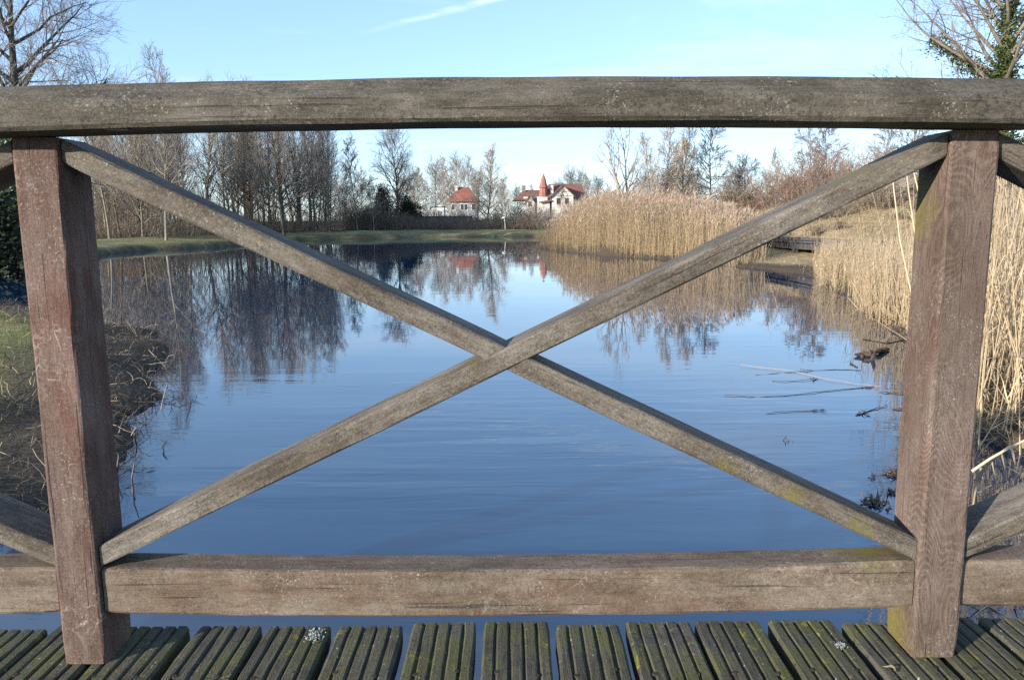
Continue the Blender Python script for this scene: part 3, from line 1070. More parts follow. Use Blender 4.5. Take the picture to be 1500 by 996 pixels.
for i, (px, D, top, lb) in enumerate(RIGHT):
    x = col_x(px, D)
    if sl is None:
        sl = tree_thing('slim_tree', lb, 'tree', None, (T, C), (M_BARK_PALE, M_TWIG_WARM), x, D, 0.1, htree(D, top) / 8.0)
    else:
        copy_thing(sl, lb, None, x, D, i * 1.7, htree(D, top) / 8.0)
# alder-like trees with flat tufted tops
T, C, LB = make_tree(940, 8.0, r=0.11, first=0.34, nl=30, ang=(84, 34), ln=(0.24, 0.20), n2=9, l2=0.55, n3=9, l3=0.45, up=0.03, tw=0.0125, lean=0.01)
D = 58
al = tree_thing('alder_tree', 'dark flat topped alder with bare lower trunk behind the reed bed', 'tree', None, (T, C), (M_BARK, M_TWIG_DARK), col_x(1040, D), D, 0.6, htree(D, 192) / 8.0)
for i, (px, D, top, lb) in enumerate([(1210, 52, 192, 'dark wide alder rising behind the red brown bush'), (1182, 55, 205, 'smaller dark alder at the left shoulder of the wide alder'),
                                      (1285, 50, 205, 'dark alder partly hidden behind the rising brace near the figured post')]):
    x = col_x(px, D)
    copy_thing(al, lb, None, x, D, 1 + i * 2.1, htree(D, top) / 8.0)
T, C, LB = make_tree(941, 5.0, r=0.07, first=0.12, nl=32, ang=(68, 26), ln=(0.5, 0.2), n2=9, l2=0.55, n3=8, l3=0.5, up=0.05, tw=0.009)
D = 62
sm = tree_thing('bare_tree', 'low round bare tree between the flat topped alder and the lone slim tree', 'tree', None, (T, C), (M_BARK, M_TWIG_DARK), col_x(1093, D), D, 0, htree(D, 240) / 5.0)
for px, D, top, lb in [(1075, 64, 250, 'low round bare tree close right of the flat topped alder'), (970, 62, 262, 'low round bare tree at the foot of the tall slim trees'), (1330, 40, 225, 'low bare tree beside the figured post, behind the dry mound')]:
    copy_thing(sm, lb, None, col_x(px, D), D, px, htree(D, top) / 5.0)
# big ivy tree, right edge
T, C, LB = make_tree(950, 13.0, r=0.20, first=0.30, nl=60, ang=(66, 10), ln=(0.36, 0.25), n2=7, l2=0.5, n3=8, l3=0.5, n4=3, l4=0.5, wander=0.07, up=0.07, tw=0.0075, lean=0.01)
rngi = random.Random(8)
IV = ivy_on(rngi, LB, 24000, 7.6, 0.20, 0.05, [0, 0, 0, 0, 0, 0, 0, 0, 0, 0, 0, 7])
D = 27
tree_thing('ivy_tree', 'large fan shaped bare tree with ivy climbing its trunk behind the handrail', 'tree', None, (T, C, IV), (M_BARK, M_TWIG_DARK, M_IVY), col_x(1456, D), D, 0.5, 1.0)


# --- bushes
def make_bush(seed, H, W, stems, n2, n3, tw, up=0.06):
    rng = random.Random(seed)
    b_ = MB()
    for i in range(stems):
        a = rng.uniform(0, 6.283)
        q = rng.random() ** 0.6
        p = Vector((math.cos(a) * q * W * 0.35, math.sin(a) * q * W * 0.35, -0.1))
        d = Vector((math.cos(a) * q * 0.75, math.sin(a) * q * 0.75, 1))
        L = H * rng.uniform(0.65, 1.05) * (1 - 0.25 * q)
        pt = path(rng, p, d, L, 5, 0.12, up)
        b_.tube(pt, taper(tw * 2.2, tw * 0.7, 5), 3)
        for j in range(n2):
            u = 0.15 + 0.83 * rng.random()
            s, e = along(pt, u)
            bl = L * 0.35 * rng.uniform(0.5, 1.2)
            t2 = path(rng, s, side_dir(rng, e, R(rng.uniform(25, 60))), bl, 3, 0.15, up)
            b_.tube(t2, taper(tw, tw * 0.5, 3), 3)
            for k in range(n3):
                s3, e3 = along(t2, rng.uniform(0.2, 0.99))
                b_.tube(path(rng, s3, side_dir(rng, e3, R(40)), bl * 0.5 * rng.uniform(0.5, 1.2), 2, 0.15, up), taper(tw * 0.6, tw * 0.4, 2), 3)
    return b_


bush = make_bush(60, 3.0, 3.2, 60, 9, 3, 0.009)


def bush_at(src, name, label, px, D, H, mat, group=None, rz=0.0, wide=1.0):
    x = col_x(px, D)
    if isinstance(src, MB):
        o = src.build(name, mat)
    else:
        o = src.copy()
        o.data = src.data
        COL.objects.link(o)
        o.name = name
        if mat is not src.data.materials[0]:
            o.material_slots[0].link = 'OBJECT'
            o.material_slots[0].material = mat
        for k in ('group',):
            if k in o:
                del o[k]
    s = H / 3.0
    o.location = (x, D, gz(x, D))
    o.scale = (s * wide, s * wide, s)
    o.rotation_euler = (0, 0, rz)
    return tag(o, label, 'bush', group)


b0 = bush_at(bush, 'bare_bush', 'wide red brown bush with fine twigs below the dark alders', 1190, 48, 4.7, M_TWIG_RED, None, 0.3, 1.1)
for (px, D, H, m_, lb, w_) in [
    (1225, 50, 4.9, M_TWIG_RED, 'taller red brown bush close behind the wide one', 1.0),
    (1160, 52, 3.9, M_TWIG_RED, 'lower red brown bush beside the lone slim tree', 1.1),
    (1275, 46, 4.3, M_TWIG_RED, 'red brown bush partly hidden behind the rising brace', 1.2),
    (1205, 56, 5.2, M_TWIG_RED, 'tall red brown bush behind the wide one, under the wide alder', 1.0),
    (1250, 54, 5.0, M_TWIG, 'tall grey brown bush behind the red brown bushes', 1.1),
    (1055, 58, 3.3, M_TWIG, 'grey bush under the flat topped alder crown, right side', 1.3),
    (1090, 60, 3.4, M_TWIG_RED, 'brown bush behind the olive green bush', 1.3),
    (1300, 34, 1.6, M_TWIG, 'grey twiggy bush on the dry mound beside the figured post', 1.3),
    (1240, 36, 1.4, M_TWIG_DARK, 'small dark grey bush on the dry mound', 1.2),
    (1330, 36, 2.0, M_TWIG, 'larger grey bush on the dry mound touching the figured post', 1.2),
    (1488, 24, 3.0, M_TWIG_DARK, 'dark bare bush right of the figured post', 1.2),
    (1500, 18, 1.5, M_TWIG, 'low grey bush right of the figured post beyond the boardwalk', 1.3),
    (760, 88, 3.0, M_TWIG, 'grey brown bush at the water edge below the villa', 1.6),
    (780, 84, 2.7, M_TWIG, 'large grey brown bush before the villa, beside the reed bed', 1.5),
    (728, 90, 2.6, M_TWIG_WARM, 'warm brown bush beside the pale trunked tree', 1.4),
    (800, 96, 2.7, M_TWIG_DARK, 'darker bush close under the villa gable', 1.5),
    (848, 92, 2.6, M_TWIG, 'grey bush between villa and reed bed', 1.4),
    (640, 96, 2.9, M_TWIG_RED, 'reddish bush left of the hipped red roof', 1.2),
    (596, 94, 3.6, M_TWIG_RED, 'purple brown bush behind the dark evergreens', 1.4),
    (676, 92, 2.7, M_TWIG, 'grey bush in front of the hipped roof house', 1.2),
    (940, 54, 2.8, M_TWIG_RED, 'brown bush behind the reed bed beside the dead tree', 1.6),
    (990, 54, 3.1, M_TWIG_RED, 'brown bush behind the reed bed under the tall slim trees', 1.6),
    (1020, 56, 2.9, M_TWIG, 'grey bush behind the reed bed at the alder foot', 1.5),
    (1120, 52, 3.4, M_TWIG_RED, 'pinkish brown bush between the green bush and the lone slim tree', 1.6),
]:
    bush_at(b0, 'bare_bush', lb, px, D, H, m_, None, px * 0.37, w_)


def leafy(seed, H, W, n, size, cone=False):
    rng = random.Random(seed)
    b_ = MB()
    lobes = [(Vector((rng.uniform(-.3, .3) * W, rng.uniform(-.3, .3) * W, H * rng.uniform(0.25, 0.72))), W * rng.uniform(0.18, 0.34)) for _ in range(11)]
    st = Vector((0, 0, 0))
    for i in range(7):
        b_.tube(path(rng, Vector((rng.uniform(-.2, .2), rng.uniform(-.2, .2), -0.1)), vrand(rng) * 0.25 + Vector((0, 0, 1)), H * 0.75, 4, 0.1, 0), taper(0.04, 0.01, 4), 4)
    for _ in range(n):
        if cone:
            t = rng.random() ** 0.8
            r = W * 0.5 * (1 - t) ** 0.8 * rng.uniform(0.55, 1.05) + 0.05
            a = rng.uniform(0, 6.283)
            p = Vector((math.cos(a) * r, math.sin(a) * r, t * H + rng.gauss(0, 0.08)))
        else:
            c, r = rng.choice(lobes)
            v = vrand(rng).normalized() * r * rng.uniform(0.55, 1.12)
            p = c + v
            if p.z < 0:
                p.z = rng.random() * 0.3
        nrm = vrand(rng).normalized()
        a = nrm.cross(Vector((0.3, 0.2, 1))).normalized()
        c2 = nrm.cross(a)
        s = size * rng.uniform(0.5, 1.4)
        b_.poly([p - a * s, p - c2 * s * 0.6, p + a * s, p + c2 * s * 0.6])
    return b_


lf = leafy(70, 3.0, 3.0, 7000, 0.075)
b1 = bush_at(lf, 'evergreen_bush', 'dark evergreen bush under the wide crowned tree', 592, 86, 4.0, M_CONIFER, None, 0, 0.5)
for px, D, H, m_, lb, w_ in [
    (564, 85, 5.0, M_CONIFER, 'pointed dark evergreen bush left of the wide crowned tree', 0.4), (606, 86, 3.0, M_CONIFER, 'lower dark evergreen bush beside the white shed', 0.7),
    (543, 86, 2.4, M_CONIFER, 'low dark evergreen bush beside the whitish young stems', 0.9),
    (1082, 54, 2.7, M_IVY, 'olive green bush behind the reeds right of the alder', 1.0), (1062, 56, 2.4, M_CONIFER, 'dark green bush at the foot of the flat topped alder', 0.8),
    (2, 24, 4.0, M_IVY, 'dark ivy clad bush at the water edge behind the left post', 0.9), (-22, 22, 3.6, M_CONIFER, 'dark evergreen bush at the left edge by the water', 1.0),
    (1496, 30, 3.4, M_IVY, 'ivy green bush at the foot of the ivy tree', 1.0),
]:
    bush_at(b1, 'evergreen_bush', lb, px, D, H, m_, None, px, w_)

# --- undergrowth along the foot of the wood: one mass of thin stems
ru = random.Random(13)
mb = MB()
for i in range(10500):
    px = ru.uniform(115, 800)
    if px < 500:
        D = ru.uniform(50, 78)
    else:
        D = ru.uniform(80, 92)
    x = col_x(px, D)
    if shore_dist([x], [D])[0] < 4.2:
        continue
    if px < 480 and i % 7 == 0:
        # whippy saplings between the trunks
        pt = path(ru, Vector((x, D, -0.1)), Vector((ru.gauss(0, 0.12), ru.gauss(0, 0.12), 1)), ru.uniform(2.5, 5.0), 4, 0.06, 0.03)
        mb.tube(pt, taper(0.022, 0.006, 4), 3)
        for k in range(7):
            s, e = along(pt, ru.uniform(0.25, 0.98))
            mb.tube(path(ru, s, side_dir(ru, e, R(40)), ru.uniform(0.6, 1.4), 2, 0.1, 0.08), taper(0.009, 0.005, 2), 3)
        continue
    hmax = np.interp(px, [115, 300, 420, 480, 540, 620, 720, 800], [1.3, 1.7, 2.4, 3.4, 3.2, 1.6, 1.5, 1.8])
    h = hmax * ru.uniform(0.35, 1.0)
    p = Vector((x, D, 0.02))
    pt = path(ru, p - Vector((0, 0, 0.2)), Vector((ru.gauss(0, 0.2), ru.gauss(0, 0.2), 1)), h, 3, 0.12, 0.02)
    mb.tube(pt, taper(0.017, 0.006, 3), 3)
    for k in range(4):
        s, e = along(pt, ru.uniform(0.2, 0.98))
        mb.tube(path(ru, s, side_dir(ru, e, R(45)), h * 0.4, 2, 0.15, 0.02), taper(0.009, 0.005, 2), 3)
tag(mb.build('undergrowth', M_BRUSH), 'brown tangle of bare undergrowth along the foot of the far wood', None, None, 'stuff')

# ------------------------------------------------------------------ reeds
def in_poly(x, y, poly):
    c = False
    n = len(poly)
    for i in range(n):
        (ax, ay), (bx, by) = poly[i], poly[i - 1]
        if (ay > y) != (by > y) and x < (bx - ax) * (y - ay) / (by - ay) + ax:
            c = not c
    return c


def reeds(seed, poly, n, h, rad, leaf, plume=True, lean=0.06, broken=0.0, edge=0.0, fn=None):
    rng = random.Random(seed)
    b_ = MB()
    xs, ys = [p[0] for p in poly], [p[1] for p in poly]
    cnt = 0
    while cnt < n:
        x, y = rng.uniform(min(xs), max(xs)), rng.uniform(min(ys), max(ys))
        if not in_poly(x, y, poly):
            continue
        dn = noise.noise(Vector((x * 0.9, y * 0.9, seed)))
        if dn < -0.25 and rng.random() < 0.6:
            continue
        cnt += 1
        hh = rng.uniform(*h) * (1 + 0.15 * dn) * (fn(x, y) if fn else 1)
        p = Vector((x, y, WATER - 0.1))
        d = Vector((rng.gauss(0.03, lean), rng.gauss(0, lean), 1))
        if rng.random() < broken:
            d = Vector((rng.gauss(0.15, 0.4), rng.gauss(0, 0.4), rng.uniform(0.5, 0.9)))
            hh *= 0.55
        pt = path(rng, p, d, hh + 0.1, 3, 0.03, 0)
        b_.tube(pt, taper(rad, rad * 0.45, 3), 3, 0)
        for k in range(leaf):
            s, e = along(pt, rng.uniform(0.3, 0.95))
            b_.blade(s, side_dir(rng, e, R(rng.uniform(20, 60))), rng.uniform(0.16, 0.36), rad * 2.6, rng.uniform(0.3, 1.2), 0, 2)
        if plume and rng.random() < 0.8 and hh > h[0] * 0.8:
            s, e = along(pt, 0.97)
            for k in range(3):
                dd = (e + Vector((rng.gauss(0.15, 0.2), rng.gauss(0, 0.2), 0))).normalized()
                b_.blade(s, dd, rng.uniform(0.16, 0.26), rad * 5, 0.5, 1, 2, side=vrand(rng))
    return b_


far_poly = [(1.55, 44.5), (1.6, 43.3), (2.4, 39.2), (4.7, 31.6), (6.1, 29.6), (7.1, 24.7), (8.3, 25.2), (9.6, 30), (10, 36), (8, 46), (6, 54), (3.5, 54)]
tag(reeds(1, far_poly, 9500, (1.55, 3.05), 0.0080, 2, True, 0.085, 0.03, fn=lambda x, y: float(np.interp(x / y, [0.036, 0.0575, 0.073, 0.086, 0.097, 0.118, 0.20, 0.25, 0.31], [0.40, 0.55, 0.72, 0.84, 0.92, 1.0, 0.88, 0.76, 0.56]))).build('reed_bed', [M_REED, M_PLUME]),
    'tall golden reed bed with feathery tops on the far side of the pond', None, None, 'stuff')
mid_poly = L2([(1192, 402), (1200, 420), (1244, 434), (1266, 464), (1300, 478), (1360, 500)]) + [(7.2, 11), (9.2, 17), (9.4, 20.5)]
tag(reeds(2, mid_poly, 3600, (0.62, 1.12), 0.0055, 2, False, 0.10, 0.05).build('reed_bed', [M_REED, M_PLUME]),
    'shorter golden reed bed beside the boardwalk, left of the figured post', None, None, 'stuff')
near_poly = [(3.0, 5.0), (3.7, 6.4), (4.65, 8.6), (5.5, 11), (6.8, 10.6), (6.6, 7.4), (5.6, 5.2), (4.3, 4.4), (3.3, 4.75)]
tag(reeds(3, near_poly, 1700, (1.0, 2.1), 0.0052, 3, False, 0.11, 0.10).build('reed_bed', [M_REED, M_PLUME]),
    'close golden reed clump right of the figured post', None, None, 'stuff')

# matted straw and fallen stems at the foot of the close reeds
rl = random.Random(44)
mb = MB()


def litter(poly, n, L, wdt):
    xs_, ys_ = [p[0] for p in poly], [p[1] for p in poly]
    c = 0
    while c < n:
        x, y = rl.uniform(min(xs_) - .15, max(xs_)), rl.uniform(min(ys_) - .15, max(ys_))
        if not in_poly(x, y, poly):
            continue
        c += 1
        z = max(WATER, -0.5) + rl.uniform(-0.02, 0.16)
        a = rl.uniform(0, 6.283)
        mb.blade((x, y, z), (math.cos(a), math.sin(a), rl.uniform(-0.1, 0.8)), L * rl.uniform(0.5, 1.4), wdt * rl.uniform(0.6, 1.3), rl.uniform(0.3, 1.6), 0 if rl.random() < 0.7 else 1, 3)


litter(near_poly, 7000, 0.32, 0.008)
litter(mid_poly, 4500, 0.30, 0.012)
tag(mb.build('reed_litter', [M_STRAW, M_SEDGE]), 'matted fallen straw at the foot of the close reed clumps', None, None, 'stuff')

# tall single stalks leaning left of the figured post
for k, (pts, lb) in enumerate([
    ([(1352, 500), (1335, 430), (1318, 350), (1309, 275), (1306, 235)], 'tall bent reed stalk farthest left of three beside the figured post'),
    ([(1349, 395), (1340, 340), (1331, 280), (1325, 225)], 'tall reed stalk in the middle of three beside the figured post'),
    ([(1356, 325), (1345, 280), (1334, 232), (1329, 212)], 'tall reed stalk leaning hardest, closest to the figured post'),
]):
    mb = MB()
    Y = 5.6 + 0.2 * k
    p3 = [at_y(x, y, Y) for x, y in pts]
    ft = p3[0] + (p3[0] - p3[1]) * 0.9
    ft.z = min(ft.z, WATER - 0.05)
    p3 = [ft] + p3
    mb.tube(p3, taper(0.0075, 0.004, len(p3) - 1), 6)
    tag(mb.build('reed_stalk', M_REED, smooth=True), lb, 'reed', 'tall reed stalks beside the figured post')

mb = MB()
p3 = [at_y(x, y, 3.9) for x, y in [(1424, 690), (1450, 672), (1480, 655), (1520, 636), (1560, 622)]]
mb.tube(p3, taper(0.008, 0.004, 4), 6)
for i, (px, py, L) in enumerate([(1436, 685, .1), (1452, 672, .12), (1467, 664, .13), (1481, 654, .12), (1500, 648, .14)]):
    s = at_y(px, py, 3.9)
    mb.blade(s, Vector((0.25, -0.1, -1)), L, 0.016, 0.1, 0, 2, side=Vector((1, 0.3, 0)))
mb.tube([p3[-1], p3[-1] + Vector((0.3, 0.1, -1.2))], [0.004, 0.004], 5)
tag(mb.build('reed_stalk', M_REED), 'broken reed stalk with hanging leaves bent over the water right of the figured post', 'reed')
mb = MB()
s = at_y(1431, 705, 3.6)
mb.blade(s, (0.25, 0, 1), 0.22, 0.045, 0.9, 0, 5, side=Vector((1, 0.2, -0.2)))
mb.tube([s, Vector((s.x - 0.02, s.y, WATER - 0.05))], [0.004, 0.004], 5)
tag(mb.build('reed_leaf', M_DRYSTICK), 'broad pale curled reed leaf close against the figured post', 'leaf')

# ------------------------------------------------------------------ bank plants
rb = random.Random(21)


def tussock(b_, x, y, n, L, w, spread, droop, mi=0, z=None):
    z = gz(x, y) if z is None else z
    for _ in range(n):
        a = rb.uniform(0, 6.283)
        r = abs(rb.gauss(0, spread))
        d = Vector((math.cos(a) * rb.uniform(0.1, 0.9), math.sin(a) * rb.uniform(0.1, 0.9), 1))
        b_.blade((x + math.cos(a) * r, y + math.sin(a) * r, z - 0.02), d, L * rb.uniform(0.5, 1.25), w * rb.uniform(0.6, 1.3), droop * rb.uniform(0.5, 2.0), mi, 3)


mb = MB()
mg = MB()
n_t = 0
pts = []
for _ in range(5200):
    x, y = rb.uniform(-10, -2.2), 2.2 + 13.5 * rb.random() ** 1.35
    pts.append((x, y))
xs = np.array([p[0] for p in pts])
ys = np.array([p[1] for p in pts])
ds = shore_dist(xs, ys)
zs = land_z(xs, ys)
for (x, y), d, z in zip(pts, ds, zs):
    if d < -0.08:
        continue
    patch = noise.noise(Vector((x * 0.6, y * 0.6, 2)))
    green_here = (4.8 < y < 12.5) and d > 1.3 and patch > -0.5
    if not green_here or rb.random() < 0.14:
        tussock(mb, x, y, 30, 0.23 * (1 + 0.8 * noise.noise(Vector((x * 1.7, y * 1.7, 8)))), 0.0065, 0.13, 2.6, 0, z)
for _ in range(16000):
    x, y = rb.uniform(-9.5, -3.2), rb.uniform(4.6, 14)
    if in_poly(x, y, POND):
        continue
    mg.v  # short turf
    pts = (x, y)
    d = ((x + 3.2) ** 2) ** .5
    mg.blade((x, y, -0.28), Vector((rb.gauss(0, 0.4), rb.gauss(0, 0.4), 1)), rb.uniform(0.09, 0.17), 0.006, 0.6, 0, 2)
# drop every blade of turf on to the ground
vx = np.array([v[0] for v in mg.v])
vy = np.array([v[1] for v in mg.v])
fl = 5
base_x = vx.reshape(-1)
nv = len(mg.v)
# each blade has 4 + 3 vertices
bx = vx.reshape(-1, 7)[:, :2].mean(1)
by = vy.reshape(-1, 7)[:, :2].mean(1)
dd = shore_dist(bx, by)
zz = land_z(bx, by)
keep = (dd > 1.1)
v2, f2, m2 = [], [], []
for i in np.nonzero(keep)[0]:
    o0 = len(v2)
    for q in mg.v[i * 7:(i + 1) * 7]:
        v2.append((q[0], q[1], q[2] + 0.27 + zz[i]))
    f2 += [(o0, o0 + 1, o0 + 2, o0 + 3), (o0 + 4, o0 + 5, o0 + 6)]
    m2 += [0, 0]
mg.v, mg.f, mg.m = v2, f2, m2
tag(mb.build('dead_sedge', M_SEDGE), 'matted dead brown sedge on the left bank', None, None, 'stuff')
tag(mg.build('grass', M_GRASS), 'short green grass on the left bank', None, None, 'stuff')

# tangle of thin dead stems over the left bank edge
mt = MB()
c = 0
while c < 1100:
    x, y = rb.uniform(-8, -2.3), rb.uniform(2.6, 13)
    d_ = float(shore_dist([x], [y])[0])
    if not (-0.15 < d_ < 1.5):
        continue
    c += 1
    pt = path(rb, Vector((x, y, gz(x, y) if d_ > 0 else WATER)), Vector((rb.gauss(0, .8), rb.gauss(0, .8), rb.uniform(0.1, 0.7))), rb.uniform(0.10, 0.34), 4, 0.3, -0.15)
    mt.tube(pt, taper(0.0035, 0.0015, 4), 3, 0 if rb.random() < 0.7 else 1)
tag(mt.build('dead_stems', [M_WETSTICK, M_DRYSTICK]), 'tangle of thin dark dead stems along the left bank edge', None, None, 'stuff')

# straw and brown plants on the right bank and around the boardwalk
mb = MB()
xs = np.array([rb.uniform(2.6, 26) for _ in range(12000)])
ys = np.array([rb.uniform(3, 48) for _ in range(12000)])
ds, zs = shore_dist(xs, ys), land_z(xs, ys)
for x, y, d, z in zip(xs, ys, ds, zs):
    if d < 0.05 or x / max(y, 1) > 1.1 or x / y < 0.3:
        continue
    if 10 < y < 31 and x < 11.8:
        if d > 0.2:
            tussock(mb, x, y, 16, 0.24, 0.012, 0.22, 1.8, 1 if rb.random() < 0.7 else 0, z)
        continue
    tussock(mb, x, y, 10, 0.45 if y > 12 else 0.34, 0.010 + 0.0003 * y, 0.22, 1.2, 0 if (d > 1.0 or y < 12) and rb.random() < 0.85 else 1, z)
tag(mb.build('dry_grass', [M_STRAW, M_SEDGE]), 'pale straw coloured dry grass on the right bank and mound', None, None, 'stuff')

# dark withered scrub dotted over the dry mound
rs_ = random.Random(31)
mb = MB()
c = 0
while c < 60:
    px, D = rs_.uniform(1160, 1420), rs_.uniform(29, 46)
    x = col_x(px, D)
    if shore_dist([x], [D])[0] < 1.0 or x < 11.5:
        continue
    c += 1
    z0 = gz(x, D)
    sz = rs_.uniform(0.35, 0.95)
    for k in range(46):
        p = Vector((x + rs_.gauss(0, sz * 0.3), D + rs_.gauss(0, sz * 0.3), z0 - 0.03))
        pt = path(rs_, p, Vector((rs_.gauss(0, .5), rs_.gauss(0, .5), 1)), sz * rs_.uniform(0.4, 1.1), 3, 0.2, 0)
        mb.tube(pt, taper(0.012, 0.006, 3), 3)
        for q in range(2):
            a_, e_ = along(pt, rs_.uniform(0.4, 0.95))
            mb.tube(path(rs_, a_, side_dir(rs_, e_, R(45)), sz * 0.3, 2, 0.2, 0), [0.007, 0.006, 0.004], 3)
tag(mb.build('withered_scrub', M_BRUSH), 'dark withered scrub dotted over the straw coloured mound', None, None, 'stuff')

# grass fringe on the far banks
mb = MB()
for i in range(len(PA)):
    pass
fx, fy = [], []
for _ in range(14000):
    px = rb.uniform(0, 800)
    D = rb.uniform(28, 82)
    fx.append(col_x(px, D))
    fy.append(D)
fx, fy = np.array(fx), np.array(fy)
fd, fz = shore_dist(fx, fy), land_z(fx, fy)
for x, y, d, z in zip(fx, fy, fd, fz):
    if 0.1 < d < 7 and rb.random() < 0.8:
        mb.blade((x, y, z - 0.02), Vector((rb.gauss(0, .5), rb.gauss(0, .5), 1)), rb.uniform(0.08, 0.22), 0.02, 0.6, 0 if d > 0.9 else 1, 2)
tag(mb.build('grass', [M_GRASS_FAR, M_SEDGE]), 'green grass strip along the far shore below the wood', None, None, 'stuff')

# ------------------------------------------------------------------ things in the water
def stick(name, label, pts, r0, r1, mat, z=0.004, group='sticks floating on the pond', knots=()):
    mb_ = MB()
    rng = random.Random(len(label) * 7 + int(pts[0][0]))
    p3 = []
    for i in range(len(pts) - 1):
        for s in range(4):
            t = s / 4
            p3.append((pts[i][0] * (1 - t) + pts[i + 1][0] * t, pts[i][1] * (1 - t) + pts[i + 1][1] * t))
    p3.append(pts[-1])
    w3 = [at_z(x, y, WATER + z) + Vector((rng.gauss(0, .006), rng.gauss(0, .006), rng.gauss(0, .003))) for x, y in p3]
    mb_.tube(w3, taper(r0, r1, len(w3) - 1), 5, 0, True)
    for u in knots:
        q, d = along(w3, u)
        for k in range(7):
            mb_.blade(q + Vector((rng.gauss(0, .02), rng.gauss(0, .02), 0.003)), Vector((rng.gauss(0, 1), rng.gauss(0, 1), rng.uniform(.05, .4))), rng.uniform(0.03, 0.08), 0.018, 0.2, 0, 2)
    o = mb_.build(name, mat)
    return tag(o, label, 'stick', group)


stick('floating_stick', 'pale bleached reed stem floating crosswise over the dark sticks', [(1085, 535), (1160, 543), (1215, 556), (1290, 567)], 0.0026, 0.0018, M_DRYSTICK, 0.012)
stick('floating_stick', 'dark stick with a leafy knot floating above the pale reed stem', [(1108, 549), (1160, 545), (1182, 543), (1225, 541), (1260, 542)], 0.002, 0.0032, M_WETSTICK, knots=(0.5,))
stick('floating_stick', 'short dark stick below the leafy knotted one', [(1130, 558), (1155, 559), (1188, 556), (1200, 555)], 0.002, 0.0026, M_WETSTICK, knots=(0.8,))
stick('floating_stick', 'longest dark stick slanting over the open water', [(1060, 579), (1110, 581), (1160, 579), (1220, 572), (1282, 566)], 0.002, 0.0032, M_WETSTICK, knots=(0.95,))
stick('floating_stick', 'faint thin stick floating lowest on the open water', [(1122, 606), (1150, 603), (1195, 601), (1206, 600)], 0.002, 0.0032, M_WETSTICK, knots=(0.85,))
stick('floating_stick', 'slanting dark stick with a thick leafy butt', [(1254, 608), (1268, 604), (1285, 598), (1302, 594)], 0.006, 0.002, M_WETSTICK, knots=(0.2, 0.3))
stick('floating_stick', 'dark stick touching the figured post, upper of two', [(1286, 574), (1310, 576), (1336, 577)], 0.003, 0.006, M_WETSTICK, knots=(0.85,))
stick('floating_stick', 'brown stick touching the figured post, lower of two', [(1309, 599), (1338, 599)], 0.006, 0.006, M_LEAFLITTER)
stick('floating_stick', 'short stick floating between the leafy knot and the reeds', [(1244, 532), (1256, 538)], 0.009, 0.006, M_WETSTICK)
stick('floating_stick', 'brown stick lying among the reeds at the water edge', [(1265, 497), (1300, 503), (1325, 498)], 0.006, 0.006, M_WETSTICK)


def clump(name, label, cat, px, py, r, n, mat, size, group=None, hz=0.35):
    rng = random.Random(int(px * 3 + py))
    mb_ = MB()
    for _ in range(n):
        p = Vector((rng.gauss(0, r), rng.gauss(0, r * 1.2), abs(rng.gauss(0, r * hz))))
        mb_.blade(p, vrand(rng), size * rng.uniform(0.5, 1.3), size * 0.4, 0.3, 0, 2)
    o = mb_.build(name, mat, loc=at_z(px, py, WATER + 0.003))
    return tag(o, label, cat, group)


WEED = 'dark weed clumps floating by the figured post'
clump('floating_weed', 'ragged dark weed clump with a pale stem, floating lowest near the figured post', 'weed', 1282, 737, 0.028, 80, M_LEAFLITTER, 0.05, WEED)
clump('floating_weed', 'small round dark weed clump between two ragged ones', 'weed', 1308, 722, 0.014, 50, M_LEAFLITTER, 0.035, WEED)
clump('floating_weed', 'ragged brown weed clump close to the figured post, topmost of three', 'weed', 1311, 695, 0.024, 60, M_LEAFLITTER, 0.05, WEED)
clump('floating_weed', 'tiny dark weed scrap alone on open blue water near the figured post', 'weed', 1281, 700, 0.012, 12, M_WETSTICK, 0.04, WEED)
clump('floating_leaf', 'small crumpled leaf alone on open water above the falling brace', 'leaf', 1152, 644, 0.018, 9, M_LEAFLITTER, 0.03)
mb = MB()
a, b_ = at_z(1292, 737, WATER + 0.01), at_z(1301, 712, WATER + 0.02)
mb.tube([a, a.lerp(b_, .5) + Vector((0.01, 0, 0.02)), b_], [0.003, 0.003, 0.002], 5)
tag(mb.build('floating_stick', M_DRYSTICK), 'short pale stem poking from the lowest weed clump', 'stick')

# rotten log with a broken orange end
mb = MB()
p0, p1, p2 = at_z(1254, 521, WATER + 0.01), at_z(1272, 518, WATER + 0.035), at_z(1303, 511, WATER + 0.02)
rlog = random.Random(9)
lp3 = [p0.lerp(p1, k / 4) for k in range(4)] + [p1.lerp(p2, k / 6) for k in range(7)]
lp3 = [q + Vector((rlog.gauss(0, .012), rlog.gauss(0, .012), rlog.gauss(0, .012))) for q in lp3]
mb.tube(lp3, [0.012, 0.03, 0.038, 0.033, 0.04, 0.03, 0.018, 0.03, 0.036, 0.026, 0.012], 7, 0, True)
q0 = at_z(1279, 527, WATER + 0.0)
mb.tube([q0 + Vector((0.02, 0.02, 0.10)), q0 + Vector((0.01, 0.0, 0.06)), q0 + Vector((-0.03, -0.02, -0.03))], [0.012, 0.022, 0.028], 6, 0, True)
mb.tube([q0 + Vector((0.022, 0.02, 0.115)), q0 + Vector((0.019, 0.018, 0.095))], [0.006, 0.016], 6, 1, True)
for _ in range(26):
    q = rlog.choice(lp3)
    mb.blade(q, Vector((rlog.gauss(0, 1), rlog.gauss(0, 1), rlog.uniform(-.2, .8))), rlog.uniform(.05, .16), .008, .5, 0, 2)
tag(mb.build('rotten_branch', [M_WETSTICK, simple('orange broken wood', [(0.22, 0.09, 0.03), (0.10, 0.045, 0.025)], 12, 0.7, 0, rand=0)]),
    'dark rotten branch with an orange broken end sticking from the water by the reeds', 'branch')

